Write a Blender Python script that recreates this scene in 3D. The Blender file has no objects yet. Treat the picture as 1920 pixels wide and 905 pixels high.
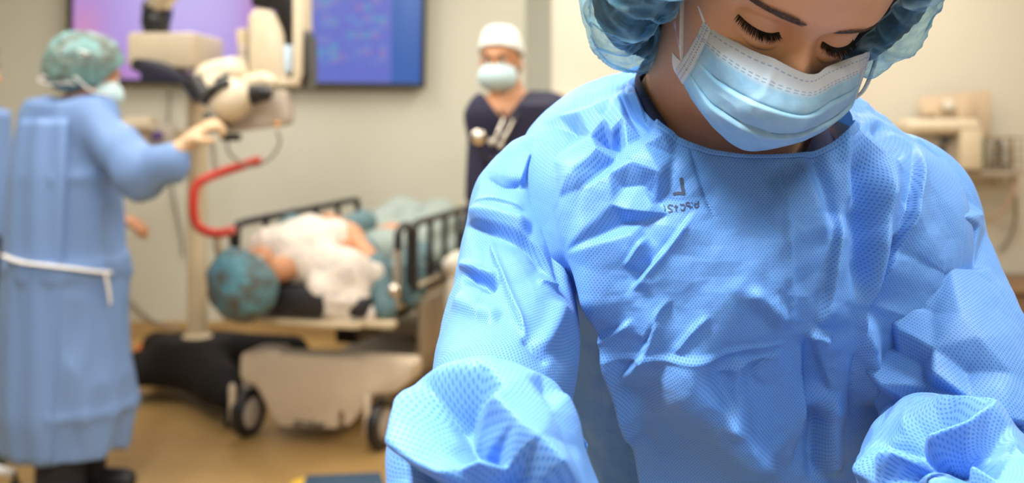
import bpy, bmesh, math, random
import numpy as np
from mathutils import Vector, Matrix, Euler
from mathutils.bvhtree import BVHTree

# ------------------------------------------------------------------ camera, world, lights
S = bpy.context.scene
COL = S.collection
F, HZ, CAMZ = 2000.0, 200.0, 1.44          # focal length in px (1920 frame), horizon row, camera height

def at(px, py, d):
    return Vector(((px - 960.0) / F * d, d, CAMZ + (HZ - py) / F * d))

cam_d = bpy.data.cameras.new('camera')
cam = bpy.data.objects.new('camera', cam_d)
COL.objects.link(cam)
cam.location = (0, 0, CAMZ)
cam.rotation_euler = (math.pi / 2, 0, 0)
cam_d.sensor_width = 36.0
cam_d.lens = 36.0 * F / 1920.0
cam_d.shift_y = -(452.5 - HZ) / 1920.0
cam_d.clip_start = 0.05
cam_d.dof.use_dof = True
cam_d.dof.focus_distance = 0.84
cam_d.dof.aperture_fstop = 4.4
cam_d.dof.aperture_blades = 0
S.camera = cam

S.view_settings.view_transform = 'Standard'
S.view_settings.look = 'None'
S.view_settings.exposure = 0.0
S.view_settings.gamma = 1.0
S.view_settings.use_curve_mapping = False
try:
    S.cycles.use_denoising = True
    S.cycles.max_bounces = 8
    S.cycles.transparent_max_bounces = 16
    S.cycles.sample_clamp_indirect = 6.0
except Exception:
    pass

W = bpy.data.worlds.new('world'); S.world = W; W.use_nodes = True
W.node_tree.nodes['Background'].inputs[0].default_value = (0.9, 0.92, 1.0, 1)
W.node_tree.nodes['Background'].inputs[1].default_value = 0.15

CEIL = 2.9
# ceiling panels plus added key and fill lamps: centre x, y, size x, size y, watts, colour
LUMS = [
    (-0.72, 0.46, 0.40, 0.40, 92.0, (0.95, 0.98, 1.0)),  # key lamp added for the woman, shrunk for fold contrast
    (0.45, 1.55, 0.60, 0.60, 14.0, (1.0, 0.97, 0.95)),
    (1.10, 0.56, 0.40, 0.40, 38.0, (0.95, 0.98, 1.0)),  # second key on the right, made small to sharpen the folds
    (0.55, -0.75, 0.60, 0.60, 18.0, (0.88, 0.95, 1.0)),  # fill lamp added behind the camera to brighten face and mask
    (-2.0, 3.3, 0.60, 1.20, 31.0, (1.0, 0.95, 0.87)),
    (-0.6, 3.6, 0.60, 1.20, 31.0, (1.0, 0.95, 0.87)),
    (1.3, 3.6, 0.60, 1.20, 31.0, (1.0, 0.95, 0.87)),
    (-1.6, 5.6, 0.60, 1.20, 31.0, (1.0, 0.95, 0.87)),
    (0.6, 5.5, 0.60, 1.20, 29.0, (1.0, 0.95, 0.87)),
    (2.4, 5.2, 0.60, 1.20, 31.0, (1.0, 0.95, 0.87)),
]
LIGHT_GAIN = 1.0
for i, (lx, ly, sx, sy, wt, lc) in enumerate(LUMS):
    ld = bpy.data.lights.new('panel_key_fill_lamp', 'AREA')
    ld.shape = 'RECTANGLE'; ld.size = sx; ld.size_y = sy
    ld.energy = wt * LIGHT_GAIN; ld.color = lc
    lo = bpy.data.objects.new('panel_key_fill_lamp', ld)
    lo.location = (lx, ly, CEIL - 0.035)
    COL.objects.link(lo)

# ------------------------------------------------------------------ helpers
RNG = np.random.RandomState(7)

def hashn(ix, iy, iz, s=0):
    h = (ix.astype(np.int64) * 374761393 + iy.astype(np.int64) * 668265263 + iz.astype(np.int64) * 2147483647 + s * 1274126177) & 0xFFFFFFFF
    h = ((h ^ (h >> 13)) * 1274126177) & 0xFFFFFFFF
    return ((h ^ (h >> 16)) & 0xFFFF) / 32767.5 - 1.0

def vnoise(p, s=0):
    """value noise -1..1, p (n,3)"""
    i = np.floor(p).astype(np.int64); f = p - i
    f = f * f * f * (f * (f * 6 - 15) + 10)
    r = 0
    for dx in (0, 1):
        for dy in (0, 1):
            for dz in (0, 1):
                w = (f[:, 0] if dx else 1 - f[:, 0]) * (f[:, 1] if dy else 1 - f[:, 1]) * (f[:, 2] if dz else 1 - f[:, 2])
                r = r + w * hashn(i[:, 0] + dx, i[:, 1] + dy, i[:, 2] + dz, s)
    return r

def facet(p, s=0):
    """piecewise planar noise -1..1 (flat facets meeting in creases)"""
    a = 0.6 + s * 1.7; Rz = np.array([[math.cos(a), -math.sin(a), 0], [math.sin(a), math.cos(a), 0], [0, 0, 1]]); b = 0.9 + s; Rx = np.array([[1, 0, 0], [0, math.cos(b), -math.sin(b)], [0, math.sin(b), math.cos(b)]])
    p = p @ (Rz @ Rx)
    i = np.floor(p).astype(np.int64); f = p - i
    o = np.argsort(-f, axis=1); fs = -np.sort(-f, axis=1); r = np.arange(len(p))
    c = i.copy(); v = (1 - fs[:, 0]) * hashn(c[:, 0], c[:, 1], c[:, 2], s)
    for k in range(3):
        c[r, o[:, k]] += 1
        w = fs[:, k] - (fs[:, k + 1] if k < 2 else 0)
        v = v + w * hashn(c[:, 0], c[:, 1], c[:, 2], s)
    return v

def fbm(p, o=3, s=0):
    r = 0; a = 1.0
    for k in range(o):
        r = r + a * vnoise(p * (2.03 ** k) + 11.3 * k, s + k); a *= 0.5
    return r / 1.75

def sstep(a, b, x):
    t = np.clip((x - a) / (b - a), 0, 1); return t * t * (3 - 2 * t)

def crom(P, n):
    """Catmull-Rom resample of control rows P (k,c) to n rows (uniform in control index)"""
    P = np.asarray(P, float); k = len(P)
    t = np.linspace(0, k - 1, n); i = np.clip(np.floor(t).astype(int), 0, k - 2); f = (t - i)[:, None]
    g = lambda j: P[np.clip(j, 0, k - 1)]
    p0, p1, p2, p3 = g(i - 1), g(i), g(i + 1), g(i + 2)
    p0 = np.where((i == 0)[:, None], 2 * p1 - p2, p0); p3 = np.where((i == k - 2)[:, None], 2 * p2 - p1, p3)
    return 0.5 * ((2 * p1) + (-p0 + p2) * f + (2 * p0 - 5 * p1 + 4 * p2 - p3) * f ** 2 + (-p0 + 3 * p1 - 3 * p2 + p3) * f ** 3)

def link(name, me, mat=None, parent=None):
    o = bpy.data.objects.new(name, me)
    COL.objects.link(o)
    if mat is not None:
        for m in (mat if isinstance(mat, (list, tuple)) else [mat]): me.materials.append(m)
    if parent is not None: o.parent = parent
    return o

def npmesh(name, V, Q, smooth=True, uv=None, attrs=None, midx=None):
    """numpy mesh; Q (m,4) or (m,3) or list mixing; uv per vertex or per loop"""
    me = bpy.data.meshes.new(name)
    V = np.asarray(V, np.float32)
    if isinstance(Q, np.ndarray):
        n, k = Q.shape
        me.vertices.add(len(V)); me.vertices.foreach_set('co', V.ravel())
        me.loops.add(n * k); me.loops.foreach_set('vertex_index', Q.astype(np.int32).ravel())
        me.polygons.add(n); me.polygons.foreach_set('loop_start', np.arange(0, n * k, k, dtype=np.int32))
        try: me.polygons.foreach_set('loop_total', np.full(n, k, np.int32))
        except Exception: pass
        me.update(calc_edges=True)
    else:
        me.from_pydata([tuple(v) for v in V], [], [tuple(int(i) for i in q) for q in Q]); me.update()
    if smooth: me.polygons.foreach_set('use_smooth', np.ones(len(me.polygons), bool))
    if uv is not None:
        li = np.empty(len(me.loops), np.int32); me.loops.foreach_get('vertex_index', li)
        l = me.uv_layers.new(name='UVMap')
        u = np.asarray(uv, np.float32)
        u = u[li] if len(u) == len(V) else u
        l.data.foreach_set('uv', u.ravel())
    for an, av in (attrs or {}).items():
        av = np.asarray(av, np.float32)
        if av.ndim == 1:
            a = me.attributes.new(an, 'FLOAT', 'POINT'); a.data.foreach_set('value', av)
        else:
            a = me.attributes.new(an, 'FLOAT_COLOR', 'POINT')
            a.data.foreach_set('color', np.concatenate([av, np.ones((len(av), 1), np.float32)], 1).ravel())
    if midx is not None: me.polygons.foreach_set('material_index', np.asarray(midx, np.int32))
    me.validate(); me.update()
    return me

def gridq(nr, nc, wrap=False, off=0):
    r = np.arange(nr - 1)[:, None]; c = np.arange(nc if wrap else nc - 1)[None, :]
    c2 = (c + 1) % nc
    a = r * nc + c; b = r * nc + c2; d = (r + 1) * nc + c2; e = (r + 1) * nc + c
    return np.stack([a, b, d, e], -1).reshape(-1, 4) + off

def vnormals(V, Q):
    a, b, c, d = (V[Q[:, i]] for i in range(4))
    n = np.cross(c - a, d - b)
    N = np.zeros_like(V)
    for i in range(4): np.add.at(N, Q[:, i], n)
    return N / np.maximum(np.linalg.norm(N, axis=1, keepdims=True), 1e-12)

class MB:
    """collects shapes into one mesh"""
    def __init__(s): s.V = []; s.Q = []; s.n = 0
    def add(s, V, Q):
        V = [tuple(v) for v in V]
        s.V += V; s.Q += [tuple(int(i) + s.n for i in q) for q in Q]; s.n += len(V); return s
    def bm(s, b):
        b.verts.index_update()
        V = [v.co[:] for v in b.verts]; Q = [[v.index for v in f.verts] for f in b.faces]; b.free(); return s.add(V, Q)
    def box(s, c, size, bev=0.0, rot=None, seg=2):
        b = bmesh.new(); bmesh.ops.create_cube(b, size=1)
        for v in b.verts: v.co = Vector((v.co.x * size[0], v.co.y * size[1], v.co.z * size[2]))
        if bev > 0: bmesh.ops.bevel(b, geom=b.edges[:], offset=bev, segments=seg, profile=0.5, affect='EDGES')
        M = Matrix.Translation(c) @ (rot.to_4x4() if rot is not None else Matrix.Identity(4))
        for v in b.verts: v.co = M @ v.co
        return s.bm(b)
    def tube(s, pts, r, seg=12, smooth=0, caps=True, flat=1.0):
        P = np.array([tuple(p) for p in pts], float)
        R = np.full(len(P), r, float) if np.isscalar(r) else np.asarray(r, float)
        if smooth:
            X = crom(np.concatenate([P, R[:, None]], 1), (len(P) - 1) * smooth + 1); P, R = X[:, :3], X[:, 3]
        T = np.gradient(P, axis=0); T /= np.maximum(np.linalg.norm(T, axis=1, keepdims=True), 1e-9)
        up = np.array((0, 0, 1.0)) if abs(T[0, 2]) < 0.9 else np.array((1.0, 0, 0))
        n = np.cross(T[0], up); n /= np.linalg.norm(n); V = []
        a = np.linspace(0, 2 * np.pi, seg, endpoint=False)
        for i in range(len(P)):
            n = n - T[i] * n.dot(T[i]); n /= np.linalg.norm(n); b = np.cross(T[i], n)
            V.append(P[i] + R[i] * (np.cos(a)[:, None] * n + flat * np.sin(a)[:, None] * b))
        V = np.concatenate(V); Q = [tuple(q) for q in gridq(len(P), seg, True)]
        if caps:
            Q += [tuple(range(seg - 1, -1, -1)), tuple(range((len(P) - 1) * seg, len(P) * seg))]
        return s.add(V, Q)
    def lathe(s, prof, c=(0, 0, 0), seg=24, axis=None):
        """prof [(r,h)...] about local z, axis a Vector to point z along"""
        V = []; a = np.linspace(0, 2 * np.pi, seg, endpoint=False)
        q = Vector((0, 0, 1)).rotation_difference(Vector(axis)) if axis is not None else None
        for (r, h) in prof:
            for t in a:
                p = Vector((max(r, 1e-5) * math.cos(t), max(r, 1e-5) * math.sin(t), h))
                if q is not None: p = q @ p
                V.append(p + Vector(c))
        Q = [tuple(x) for x in gridq(len(prof), seg, True)]
        return s.add(V, Q)
    def ell(s, c, r, rot=None, u=20, v=12):
        V = []; Q = []
        for i in range(v + 1):
            th = math.pi * i / v
            for j in range(u):
                ph = 2 * math.pi * j / u
                p = Vector((r[0] * math.sin(th) * math.cos(ph), r[1] * math.sin(th) * math.sin(ph), r[2] * math.cos(th)))
                if rot is not None: p = rot @ p
                V.append(p + Vector(c))
        return s.add(V, gridq(v + 1, u, True))
    def prism(s, poly, ext, bev=0.0):
        """poly: list of 3d points (closed outline), ext: Vector extrude"""
        b = bmesh.new(); vs = [b.verts.new(p) for p in poly]; f = b.faces.new(vs)
        r = bmesh.ops.extrude_face_region(b, geom=[f])
        for e in r['geom']:
            if isinstance(e, bmesh.types.BMVert): e.co += Vector(ext)
        bmesh.ops.recalc_face_normals(b, faces=b.faces[:])
        if bev > 0: bmesh.ops.bevel(b, geom=b.edges[:], offset=bev, segments=2, profile=0.5, affect='EDGES')
        return s.bm(b)
    def build(s, name, mat, parent=None, smooth=True, ang=40):
        me = bpy.data.meshes.new(name); me.from_pydata(s.V, [], s.Q); me.validate(); me.update()
        b = bmesh.new(); b.from_mesh(me); bmesh.ops.recalc_face_normals(b, faces=b.faces[:]); 
        for e in b.edges:
            if len(e.link_faces) == 2 and e.calc_face_angle(0) > math.radians(ang): e.smooth = False
        for f in b.faces: f.smooth = smooth
        b.to_mesh(me); b.free()
        return link(name, me, mat, parent)

def tag(o, label=None, cat=None, group=None, kind=None):
    if label: o['label'] = label
    if cat: o['category'] = cat
    if group: o['group'] = group
    if kind: o['kind'] = kind
    return o

def empty(name, loc=(0, 0, 0), label=None, cat=None, group=None):
    o = bpy.data.objects.new(name, None); o.empty_display_size = 0.05; COL.objects.link(o); o.location = loc
    return tag(o, label, cat, group)

def rel(o, root):
    """keep a part built in world coordinates where it is, under its thing"""
    o.parent = root
    o.matrix_parent_inverse = Matrix.Translation(root.location).inverted() if root.type == 'EMPTY' else Matrix.Identity(4)
    return o

# ---- signed distance bodies -> surface nets
def sdf_mesh(prims, vox=0.008, k=0.02, disp=None, cut=None):
    pts = []
    for p in prims:
        if p[0] == 'c' or p[0] == 'f':
            m = max(p[3], p[4]); pts += [np.array(p[1]) - m, np.array(p[1]) + m, np.array(p[2]) - m, np.array(p[2]) + m]
        else:
            m = max(p[2]); pts += [np.array(p[1]) - m, np.array(p[1]) + m]
    lo = np.min(pts, 0) - 3 * vox - 0.02; hi = np.max(pts, 0) + 3 * vox + 0.02
    n = np.ceil((hi - lo) / vox).astype(int) + 1
    G = np.full(n, 0.2, np.float32)
    ax = [lo[i] + vox * np.arange(n[i]) for i in range(3)]
    for p in prims:
        kk = p[5] if (p[0] in 'cf' and len(p) > 5) else (p[4] if (p[0] == 'e' and len(p) > 4) else k)
        if p[0] in 'cf':
            a, b = np.array(p[1], float), np.array(p[2], float); m = max(p[3], p[4])
            l0, h0 = np.minimum(a, b) - m, np.maximum(a, b) + m
        else:
            a = np.array(p[1], float); l0, h0 = a - max(p[2]), a + max(p[2])
        pad = kk * 1.5 + 2 * vox
        i0 = np.clip(np.floor((l0 - pad - lo) / vox).astype(int), 0, n - 1); i1 = np.clip(np.ceil((h0 + pad - lo) / vox).astype(int) + 1, 1, n)
        X, Y, Z = np.meshgrid(*[ax[i][i0[i]:i1[i]] for i in range(3)], indexing='ij')
        q = np.stack([X, Y, Z], -1)
        if p[0] in 'cf':
            ab = b - a; L2 = ab.dot(ab); t = ((q - a) @ ab) / max(L2, 1e-9)
            tc = np.clip(t, 0, 1)
            if p[0] == 'c':
                d = np.linalg.norm(q - a - tc[..., None] * ab, axis=-1) - (p[3] + (p[4] - p[3]) * tc)
            else:
                L = math.sqrt(L2); rad = np.linalg.norm(q - a - t[..., None] * ab, axis=-1) - (p[3] + (p[4] - p[3]) * tc)
                d = np.maximum(rad, np.maximum(-t * L, (t - 1) * L))
        else:
            w = q - a
            if len(p) > 3 and p[3] is not None: w = w @ np.array(p[3].to_3x3())   # rotation matrix (columns local axes)
            r = np.array(p[2], float); k0 = np.linalg.norm(w / r, axis=-1); k1 = np.linalg.norm(w / r ** 2, axis=-1)
            d = k0 * (k0 - 1) / np.maximum(k1, 1e-6)
        sl = tuple(slice(i0[i], i1[i]) for i in range(3)); g = G[sl]
        h = np.clip(0.5 + 0.5 * (g - d) / kk, 0, 1)
        G[sl] = g * (1 - h) + d * h - kk * h * (1 - h)
    if disp is not None or cut is not None:
        X, Y, Z = np.meshgrid(*ax, indexing='ij'); q = np.stack([X, Y, Z], -1).reshape(-1, 3)
        near = np.abs(G.ravel()) < 0.08 if cut is None else np.ones(G.size, bool)
        g = G.ravel().copy()
        if disp is not None:
            nn = np.abs(g) < 0.08; g[nn] -= disp(q[nn])
        if cut is not None: g = np.maximum(g, cut(q))
        G = g.reshape(G.shape).astype(np.float32)
    return nets(G, lo, vox)

def nets(G, lo, vox):
    s = G < 0
    nx, ny, nz = G.shape
    c = [s[dx:nx - 1 + dx, dy:ny - 1 + dy, dz:nz - 1 + dz] for dx in (0, 1) for dy in (0, 1) for dz in (0, 1)]
    cnt = sum(x.astype(np.int8) for x in c); act = (cnt > 0) & (cnt < 8)
    idx = np.full(act.shape, -1, np.int64); I = np.argwhere(act); idx[act] = np.arange(len(I))
    acc = np.zeros((len(I), 3)); num = np.zeros(len(I))
    corners = np.array([(dx, dy, dz) for dx in (0, 1) for dy in (0, 1) for dz in (0, 1)])
    vals = np.stack([G[I[:, 0] + o[0], I[:, 1] + o[1], I[:, 2] + o[2]] for o in corners], 1)
    for a in range(8):
        for b in range(a + 1, 8):
            if np.abs(corners[a] - corners[b]).sum() != 1: continue
            va, vb = vals[:, a], vals[:, b]; m = (va < 0) != (vb < 0)
            t = va[m] / (va[m] - vb[m])
            acc[m] += corners[a] + t[:, None] * (corners[b] - corners[a]); num[m] += 1
    V = (I + acc / num[:, None]) * vox + lo
    Q = []
    for ax_ in range(3):
        o = [0, 0, 0]; o[ax_] = 1
        A = s[:nx - o[0], :ny - o[1], :nz - o[2]]; B = s[o[0]:, o[1]:, o[2]:]
        E = np.argwhere(A != B); u, v = (ax_ + 1) % 3, (ax_ + 2) % 3
        E = E[(E[:, u] > 0) & (E[:, v] > 0) & (E[:, u] < G.shape[u] - 1) & (E[:, v] < G.shape[v] - 1)]
        f = A[E[:, 0], E[:, 1], E[:, 2]]
        def gi(du, dv):
            e = E.copy(); e[:, u] -= du; e[:, v] -= dv; return idx[e[:, 0], e[:, 1], e[:, 2]]
        q = np.stack([gi(1, 1), gi(0, 1), gi(0, 0), gi(1, 0)], 1)
        q[~f] = q[~f][:, ::-1]
        Q.append(q)
    Q = np.concatenate(Q); Q = Q[(Q >= 0).all(1)]
    return V, Q

def relax(V, Q, it=2, lam=0.5):
    e = np.concatenate([Q[:, [0, 1]], Q[:, [1, 2]], Q[:, [2, 3]], Q[:, [3, 0]]]); 
    for _ in range(it):
        A = np.zeros_like(V); n = np.zeros(len(V))
        for i, j in ((0, 1), (1, 0)):
            np.add.at(A, e[:, i], V[e[:, j]]); np.add.at(n, e[:, i], 1)
        V = V + lam * (A / np.maximum(n, 1)[:, None] - V)
    return V

# ------------------------------------------------------------------ materials
def nodes(name):
    m = bpy.data.materials.new(name); m.use_nodes = True
    nt = m.node_tree; b = nt.nodes['Principled BSDF']
    return m, nt, b

class NT:
    def __init__(s, nt): s.nt = nt
    def n(s, t, **k):
        x = s.nt.nodes.new(t)
        for a, v in k.items(): setattr(x, a, v)
        return x
    def l(s, a, b): s.nt.links.new(a, b)
    def val(s, sock, v):
        if isinstance(v, (int, float)): sock.default_value = v
        else: s.l(v, sock)
    def math(s, op, a, b=0.0, c=0.0, clamp=False):
        x = s.n('ShaderNodeMath', operation=op, use_clamp=clamp)
        for i, v in enumerate((a, b, c)): s.val(x.inputs[i], v)
        return x.outputs[0]
    def mix(s, f, a, b):
        x = s.n('ShaderNodeMix', data_type='RGBA'); s.val(x.inputs[0], f)
        for sk, v in ((x.inputs[6], a), (x.inputs[7], b)):
            if isinstance(v, tuple): sk.default_value = (*v, 1) if len(v) == 3 else v
            else: s.l(v, sk)
        return x.outputs[2]
    def noise(s, vec, scale, detail=3, rough=0.5, dist=0.0):
        x = s.n('ShaderNodeTexNoise'); x.inputs['Scale'].default_value = scale; x.inputs['Detail'].default_value = detail
        x.inputs['Roughness'].default_value = rough; x.inputs['Distortion'].default_value = dist
        if vec is not None: s.l(vec, x.inputs['Vector'])
        return x.outputs['Fac']
    def coord(s, k='Object'): return s.n('ShaderNodeTexCoord').outputs[k]
    def sep(s, v):
        x = s.n('ShaderNodeSeparateXYZ'); s.l(v, x.inputs[0]); return x.outputs
    def bump(s, h, strength, dist):
        x = s.n('ShaderNodeBump'); x.inputs['Strength'].default_value = strength; x.inputs['Distance'].default_value = dist
        s.l(h, x.inputs['Height']); return x.outputs[0]
    def ramp(s, f, stops):
        x = s.n('ShaderNodeValToRGB'); s.val(x.inputs[0], f); e = x.color_ramp.elements
        while len(e) < len(stops): e.new(0.5)
        for el, (p, c) in zip(e, stops): el.position = p; el.color = (*c, 1)
        return x.outputs[0]

def srgb(r, g, b):
    f = lambda c: (c / 255 / 12.92) if c / 255 <= 0.04045 else ((c / 255 + 0.055) / 1.055) ** 2.4
    return (f(r), f(g), f(b))

def mat(name, col, rough=0.5, metal=0.0, var=0.08, scale=25, spec=0.5, bump=0.0, **kw):
    m, nt, b = nodes(name); t = NT(nt)
    f = t.noise(t.coord(), scale, 3)
    dk = tuple(c * (1 - var) for c in col); lt = tuple(min(1, c * (1 + var)) for c in col)
    t.l(t.mix(f, dk, lt), b.inputs['Base Color'])
    b.inputs['Roughness'].default_value = rough; b.inputs['Metallic'].default_value = metal
    b.inputs['Specular IOR Level'].default_value = spec
    if bump: t.l(t.bump(f, 0.5, bump), b.inputs['Normal'])
    for k_, v in kw.items(): b.inputs[k_.replace('_', ' ')].default_value = v
    return m
# ------------------------------------------------------------------ room shell
def wall_mat(name, col):
    m, nt, b = nodes(name); t = NT(nt); c = t.coord()
    f = t.noise(c, 3.0, 4); g = t.noise(c, 180, 2)
    t.l(t.mix(f, tuple(x * 0.96 for x in col), tuple(min(1, x * 1.03) for x in col)), b.inputs['Base Color'])
    b.inputs['Roughness'].default_value = 0.75
    t.l(t.bump(g, 0.15, 0.002), b.inputs['Normal'])
    return m
M_WALL = wall_mat('wall_paint', (0.57, 0.565, 0.475))
M_WALL2 = wall_mat('wall_paint_pale', (0.64, 0.605, 0.505))
M_CEIL = wall_mat('ceiling_tile', (0.80, 0.79, 0.75))
M_PIL = wall_mat('pilaster_paint', (0.46, 0.47, 0.40))

def floor_mat():
    m, nt, b = nodes('vinyl_floor'); t = NT(nt); c = t.coord()
    f = t.noise(c, 1.6, 5, 0.6, 1.2); g = t.noise(c, 60, 3)
    k = t.math('ADD', t.math('MULTIPLY', f, 0.75), t.math('MULTIPLY', g, 0.25))
    t.l(t.ramp(k, [(0.3, (0.33, 0.198, 0.068)), (0.52, (0.42, 0.262, 0.095)), (0.75, (0.49, 0.32, 0.125))]), b.inputs['Base Color'])
    b.inputs['Roughness'].default_value = 0.42; b.inputs['Specular IOR Level'].default_value = 0.35
    return m
M_FLOOR = floor_mat()

def struct(name, mb, m):
    o = mb.build(name, m, smooth=False); o['kind'] = 'structure'; return o
XL, XR, YB, YF = -3.9, 4.4, 6.67, -2.4
struct('floor', MB().box(((XL + XR) / 2, (YB + YF) / 2, -0.05), (XR - XL + 0.4, YB - YF + 0.4, 0.1)), M_FLOOR)
struct('ceiling', MB().box(((XL + XR) / 2, (YB + YF) / 2, CEIL + 0.05), (XR - XL + 0.4, YB - YF + 0.4, 0.1)), M_CEIL)
struct('wall_back', MB().box(((XL + 0.083) / 2, YB + 0.06, CEIL / 2), (0.083 - XL, 0.12, CEIL)), M_WALL)
struct('wall_corner', MB().prism([(0.083, YB, 0), (0.242, 6.45, 0), (0.242, YB + 0.12, 0), (0.083, YB + 0.12, 0)], (0, 0, CEIL)), M_PIL)
struct('wall_back_right', MB().box(((XR + 0.242) / 2, 6.45 + 0.17, CEIL / 2), (XR - 0.242, 0.34, CEIL)), M_WALL2)
struct('wall_left', MB().box((XL - 0.06, (YB + YF) / 2, CEIL / 2), (0.12, YB - YF, CEIL)), M_WALL)
struct('wall_right', MB().box((XR + 0.06, (YB + YF) / 2, CEIL / 2), (0.12, YB - YF, CEIL)), M_WALL2)
struct('wall_front', MB().box(((XL + XR) / 2, YF - 0.06, CEIL / 2), (XR - XL, 0.12, CEIL)), M_WALL)
M_BASE = mat('baseboard_vinyl', (0.42, 0.28, 0.12), 0.5)
struct('baseboard_back', MB().box(((XL + 0.083) / 2, YB - 0.006, 0.05), (0.083 - XL, 0.012, 0.10), 0.003), M_BASE)
struct('baseboard_back_right', MB().box(((XR + 0.25) / 2, 6.45 - 0.006, 0.05), (XR - 0.25, 0.012, 0.10), 0.003), M_BASE)

# panel fixtures round all lamps, the added key and fill ones too
M_LUMF = mat('luminaire_enamel', (0.8, 0.8, 0.8), 0.4)
M_DIFF = mat('luminaire_lens', (0.9, 0.9, 0.88), 0.3)
M_DIFF.node_tree.nodes['Principled BSDF'].inputs['Emission Color'].default_value = (1, 0.95, 0.85, 1)
M_DIFF.node_tree.nodes['Principled BSDF'].inputs['Emission Strength'].default_value = 2.0
for i, (lx, ly, sx, sy, wt, lc) in enumerate(LUMS):
    e = empty('panel_key_fill_light', (lx, ly, CEIL), 'unseen ceiling light panel, key and fill ones added for the woman', 'ceiling light', 'ceiling light panels')
    f = MB()
    for s in (-1, 1):
        f.box((s * (sx / 2 + 0.02), 0, -0.015), (0.04, sy + 0.08, 0.03), 0.004)
        f.box((0, s * (sy / 2 + 0.02), -0.015), (sx, 0.04, 0.03), 0.004)
    f.build('light_frame', M_LUMF, e)
    MB().box((0, 0, -0.006), (sx, sy, 0.01)).build('diffuser', M_DIFF, e)
# ------------------------------------------------------------------ the person in the foreground
def Rm(p, y, r):
    return (Matrix.Rotation(math.radians(r), 3, 'Y') @ Matrix.Rotation(math.radians(y), 3, 'Z') @ Matrix.Rotation(math.radians(p), 3, 'X'))
HR = Rm(46, 14, 10.5)
HRn = np.array(HR)
HC = at(1503, 74, 0.775) - HR @ Vector((0, -0.083, -0.001))
HCn = np.array(HC)
def hw(p):                                   # head space -> world
    return np.asarray(p, float) @ HRn.T + HCn

# ---- materials
def skin_mat(name, base, attr=None, sss=0.12):
    m, nt, b = nodes(name); t = NT(nt); c = t.coord()
    f = t.noise(c, 55, 4, 0.6); g = t.noise(c, 700, 2)
    if attr:
        a = t.n('ShaderNodeAttribute'); a.attribute_name = attr; colr = a.outputs['Color']
        mm = t.n('ShaderNodeMix', data_type='RGBA', blend_type='MULTIPLY'); mm.inputs[0].default_value = 1.0
        t.l(colr, mm.inputs[6]); t.l(t.mix(f, (0.90, 0.88, 0.88), (1.06, 1.06, 1.06)), mm.inputs[7]); colr = mm.outputs[2]
    else:
        colr = t.mix(f, tuple(x * 0.92 for x in base), tuple(x * 1.06 for x in base))
    t.l(colr, b.inputs['Base Color'])
    b.inputs['Roughness'].default_value = 0.48; b.inputs['Specular IOR Level'].default_value = 0.35
    b.inputs['Subsurface Weight'].default_value = sss
    b.inputs['Subsurface Radius'].default_value = (0.008, 0.003, 0.0015); b.inputs['Subsurface Scale'].default_value = 0.6
    t.l(t.bump(g, 0.12, 0.0006), b.inputs['Normal'])
    return m
SKIN = (0.68, 0.365, 0.205)
M_SKIN = skin_mat('skin', SKIN)
M_FACE = skin_mat('face_skin', SKIN, 'pigment')
M_HAIR = mat('brown_hair', (0.040, 0.026, 0.017), 0.45, var=0.4, scale=90)
M_LASH = mat('dark_lashes', (0.006, 0.004, 0.004), 0.5)
M_BROW = mat('brow_hair', (0.075, 0.044, 0.030), 0.55)
M_WHITE = mat('white_elastic', (0.80, 0.82, 0.85), 0.7, scale=300)
M_NAVY = mat('navy_cotton', (0.014, 0.014, 0.042), 0.85, var=0.15, scale=200, bump=0.0004)
M_GLOVE = mat('cream_latex', (0.62, 0.43, 0.26), 0.5, scale=60)

def gown_mat(name, base, pale, dots=True, k=1.0, trans=0.14):
    m, nt, b = nodes(name); t = NT(nt)
    uv = t.coord('UV'); ob = t.coord()
    x = t.sep(uv)
    big = t.noise(ob, 9, 3); fine = t.noise(ob, 420, 3, 0.6)
    col = t.mix(big, tuple(c * 0.94 for c in base), tuple(c * 1.05 for c in base))
    if dots:
        a = t.math('COSINE', t.math('MULTIPLY', x[0], 2 * math.pi / 0.0026))
        c = t.math('COSINE', t.math('MULTIPLY', x[1], 2 * math.pi / 0.0034))
        d = t.math('MULTIPLY', a, c)
        dot = t.n('ShaderNodeMapRange', interpolation_type='SMOOTHSTEP'); t.l(d, dot.inputs[0])
        dot.inputs[1].default_value = 0.12; dot.inputs[2].default_value = 0.72
        dm = dot.outputs[0]
        col = t.mix(dm, col, tuple(c * q for c, q in zip(base, (0.46, 0.62, 0.84))))
        h = t.math('SUBTRACT', t.math('MULTIPLY', fine, 0.5), dm)
        nrm = t.bump(h, 0.35, 0.0006)
    else:
        nrm = t.bump(fine, 0.2, 0.0008)
    t.l(col, b.inputs['Base Color']); t.l(nrm, b.inputs['Normal'])
    b.inputs['Roughness'].default_value = 0.5; b.inputs['Specular IOR Level'].default_value = 0.35
    b.inputs['Sheen Weight'].default_value = 0.06; b.inputs['Sheen Roughness'].default_value = 0.5
    if dots:
        b.inputs['Subsurface Weight'].default_value = 0.15; b.inputs['Subsurface Radius'].default_value = (0.0012, 0.005, 0.013); b.inputs['Subsurface Scale'].default_value = 1.0
    tr = t.n('ShaderNodeBsdfTranslucent'); t.l(t.mix(0.6, col, (0.03, 0.22, 0.80)), tr.inputs[0])
    mx = t.n('ShaderNodeMixShader'); mx.inputs[0].default_value = trans
    t.l(b.outputs[0], mx.inputs[1]); t.l(tr.outputs[0], mx.inputs[2])
    t.l(mx.outputs[0], nt.nodes['Material Output'].inputs[0])
    return m
M_GOWN = gown_mat('blue_nonwoven', (0.178, 0.405, 0.83), None, True)
M_GOWN2 = gown_mat('blue_nonwoven_far', (0.19, 0.325, 0.63), None, False)

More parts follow.
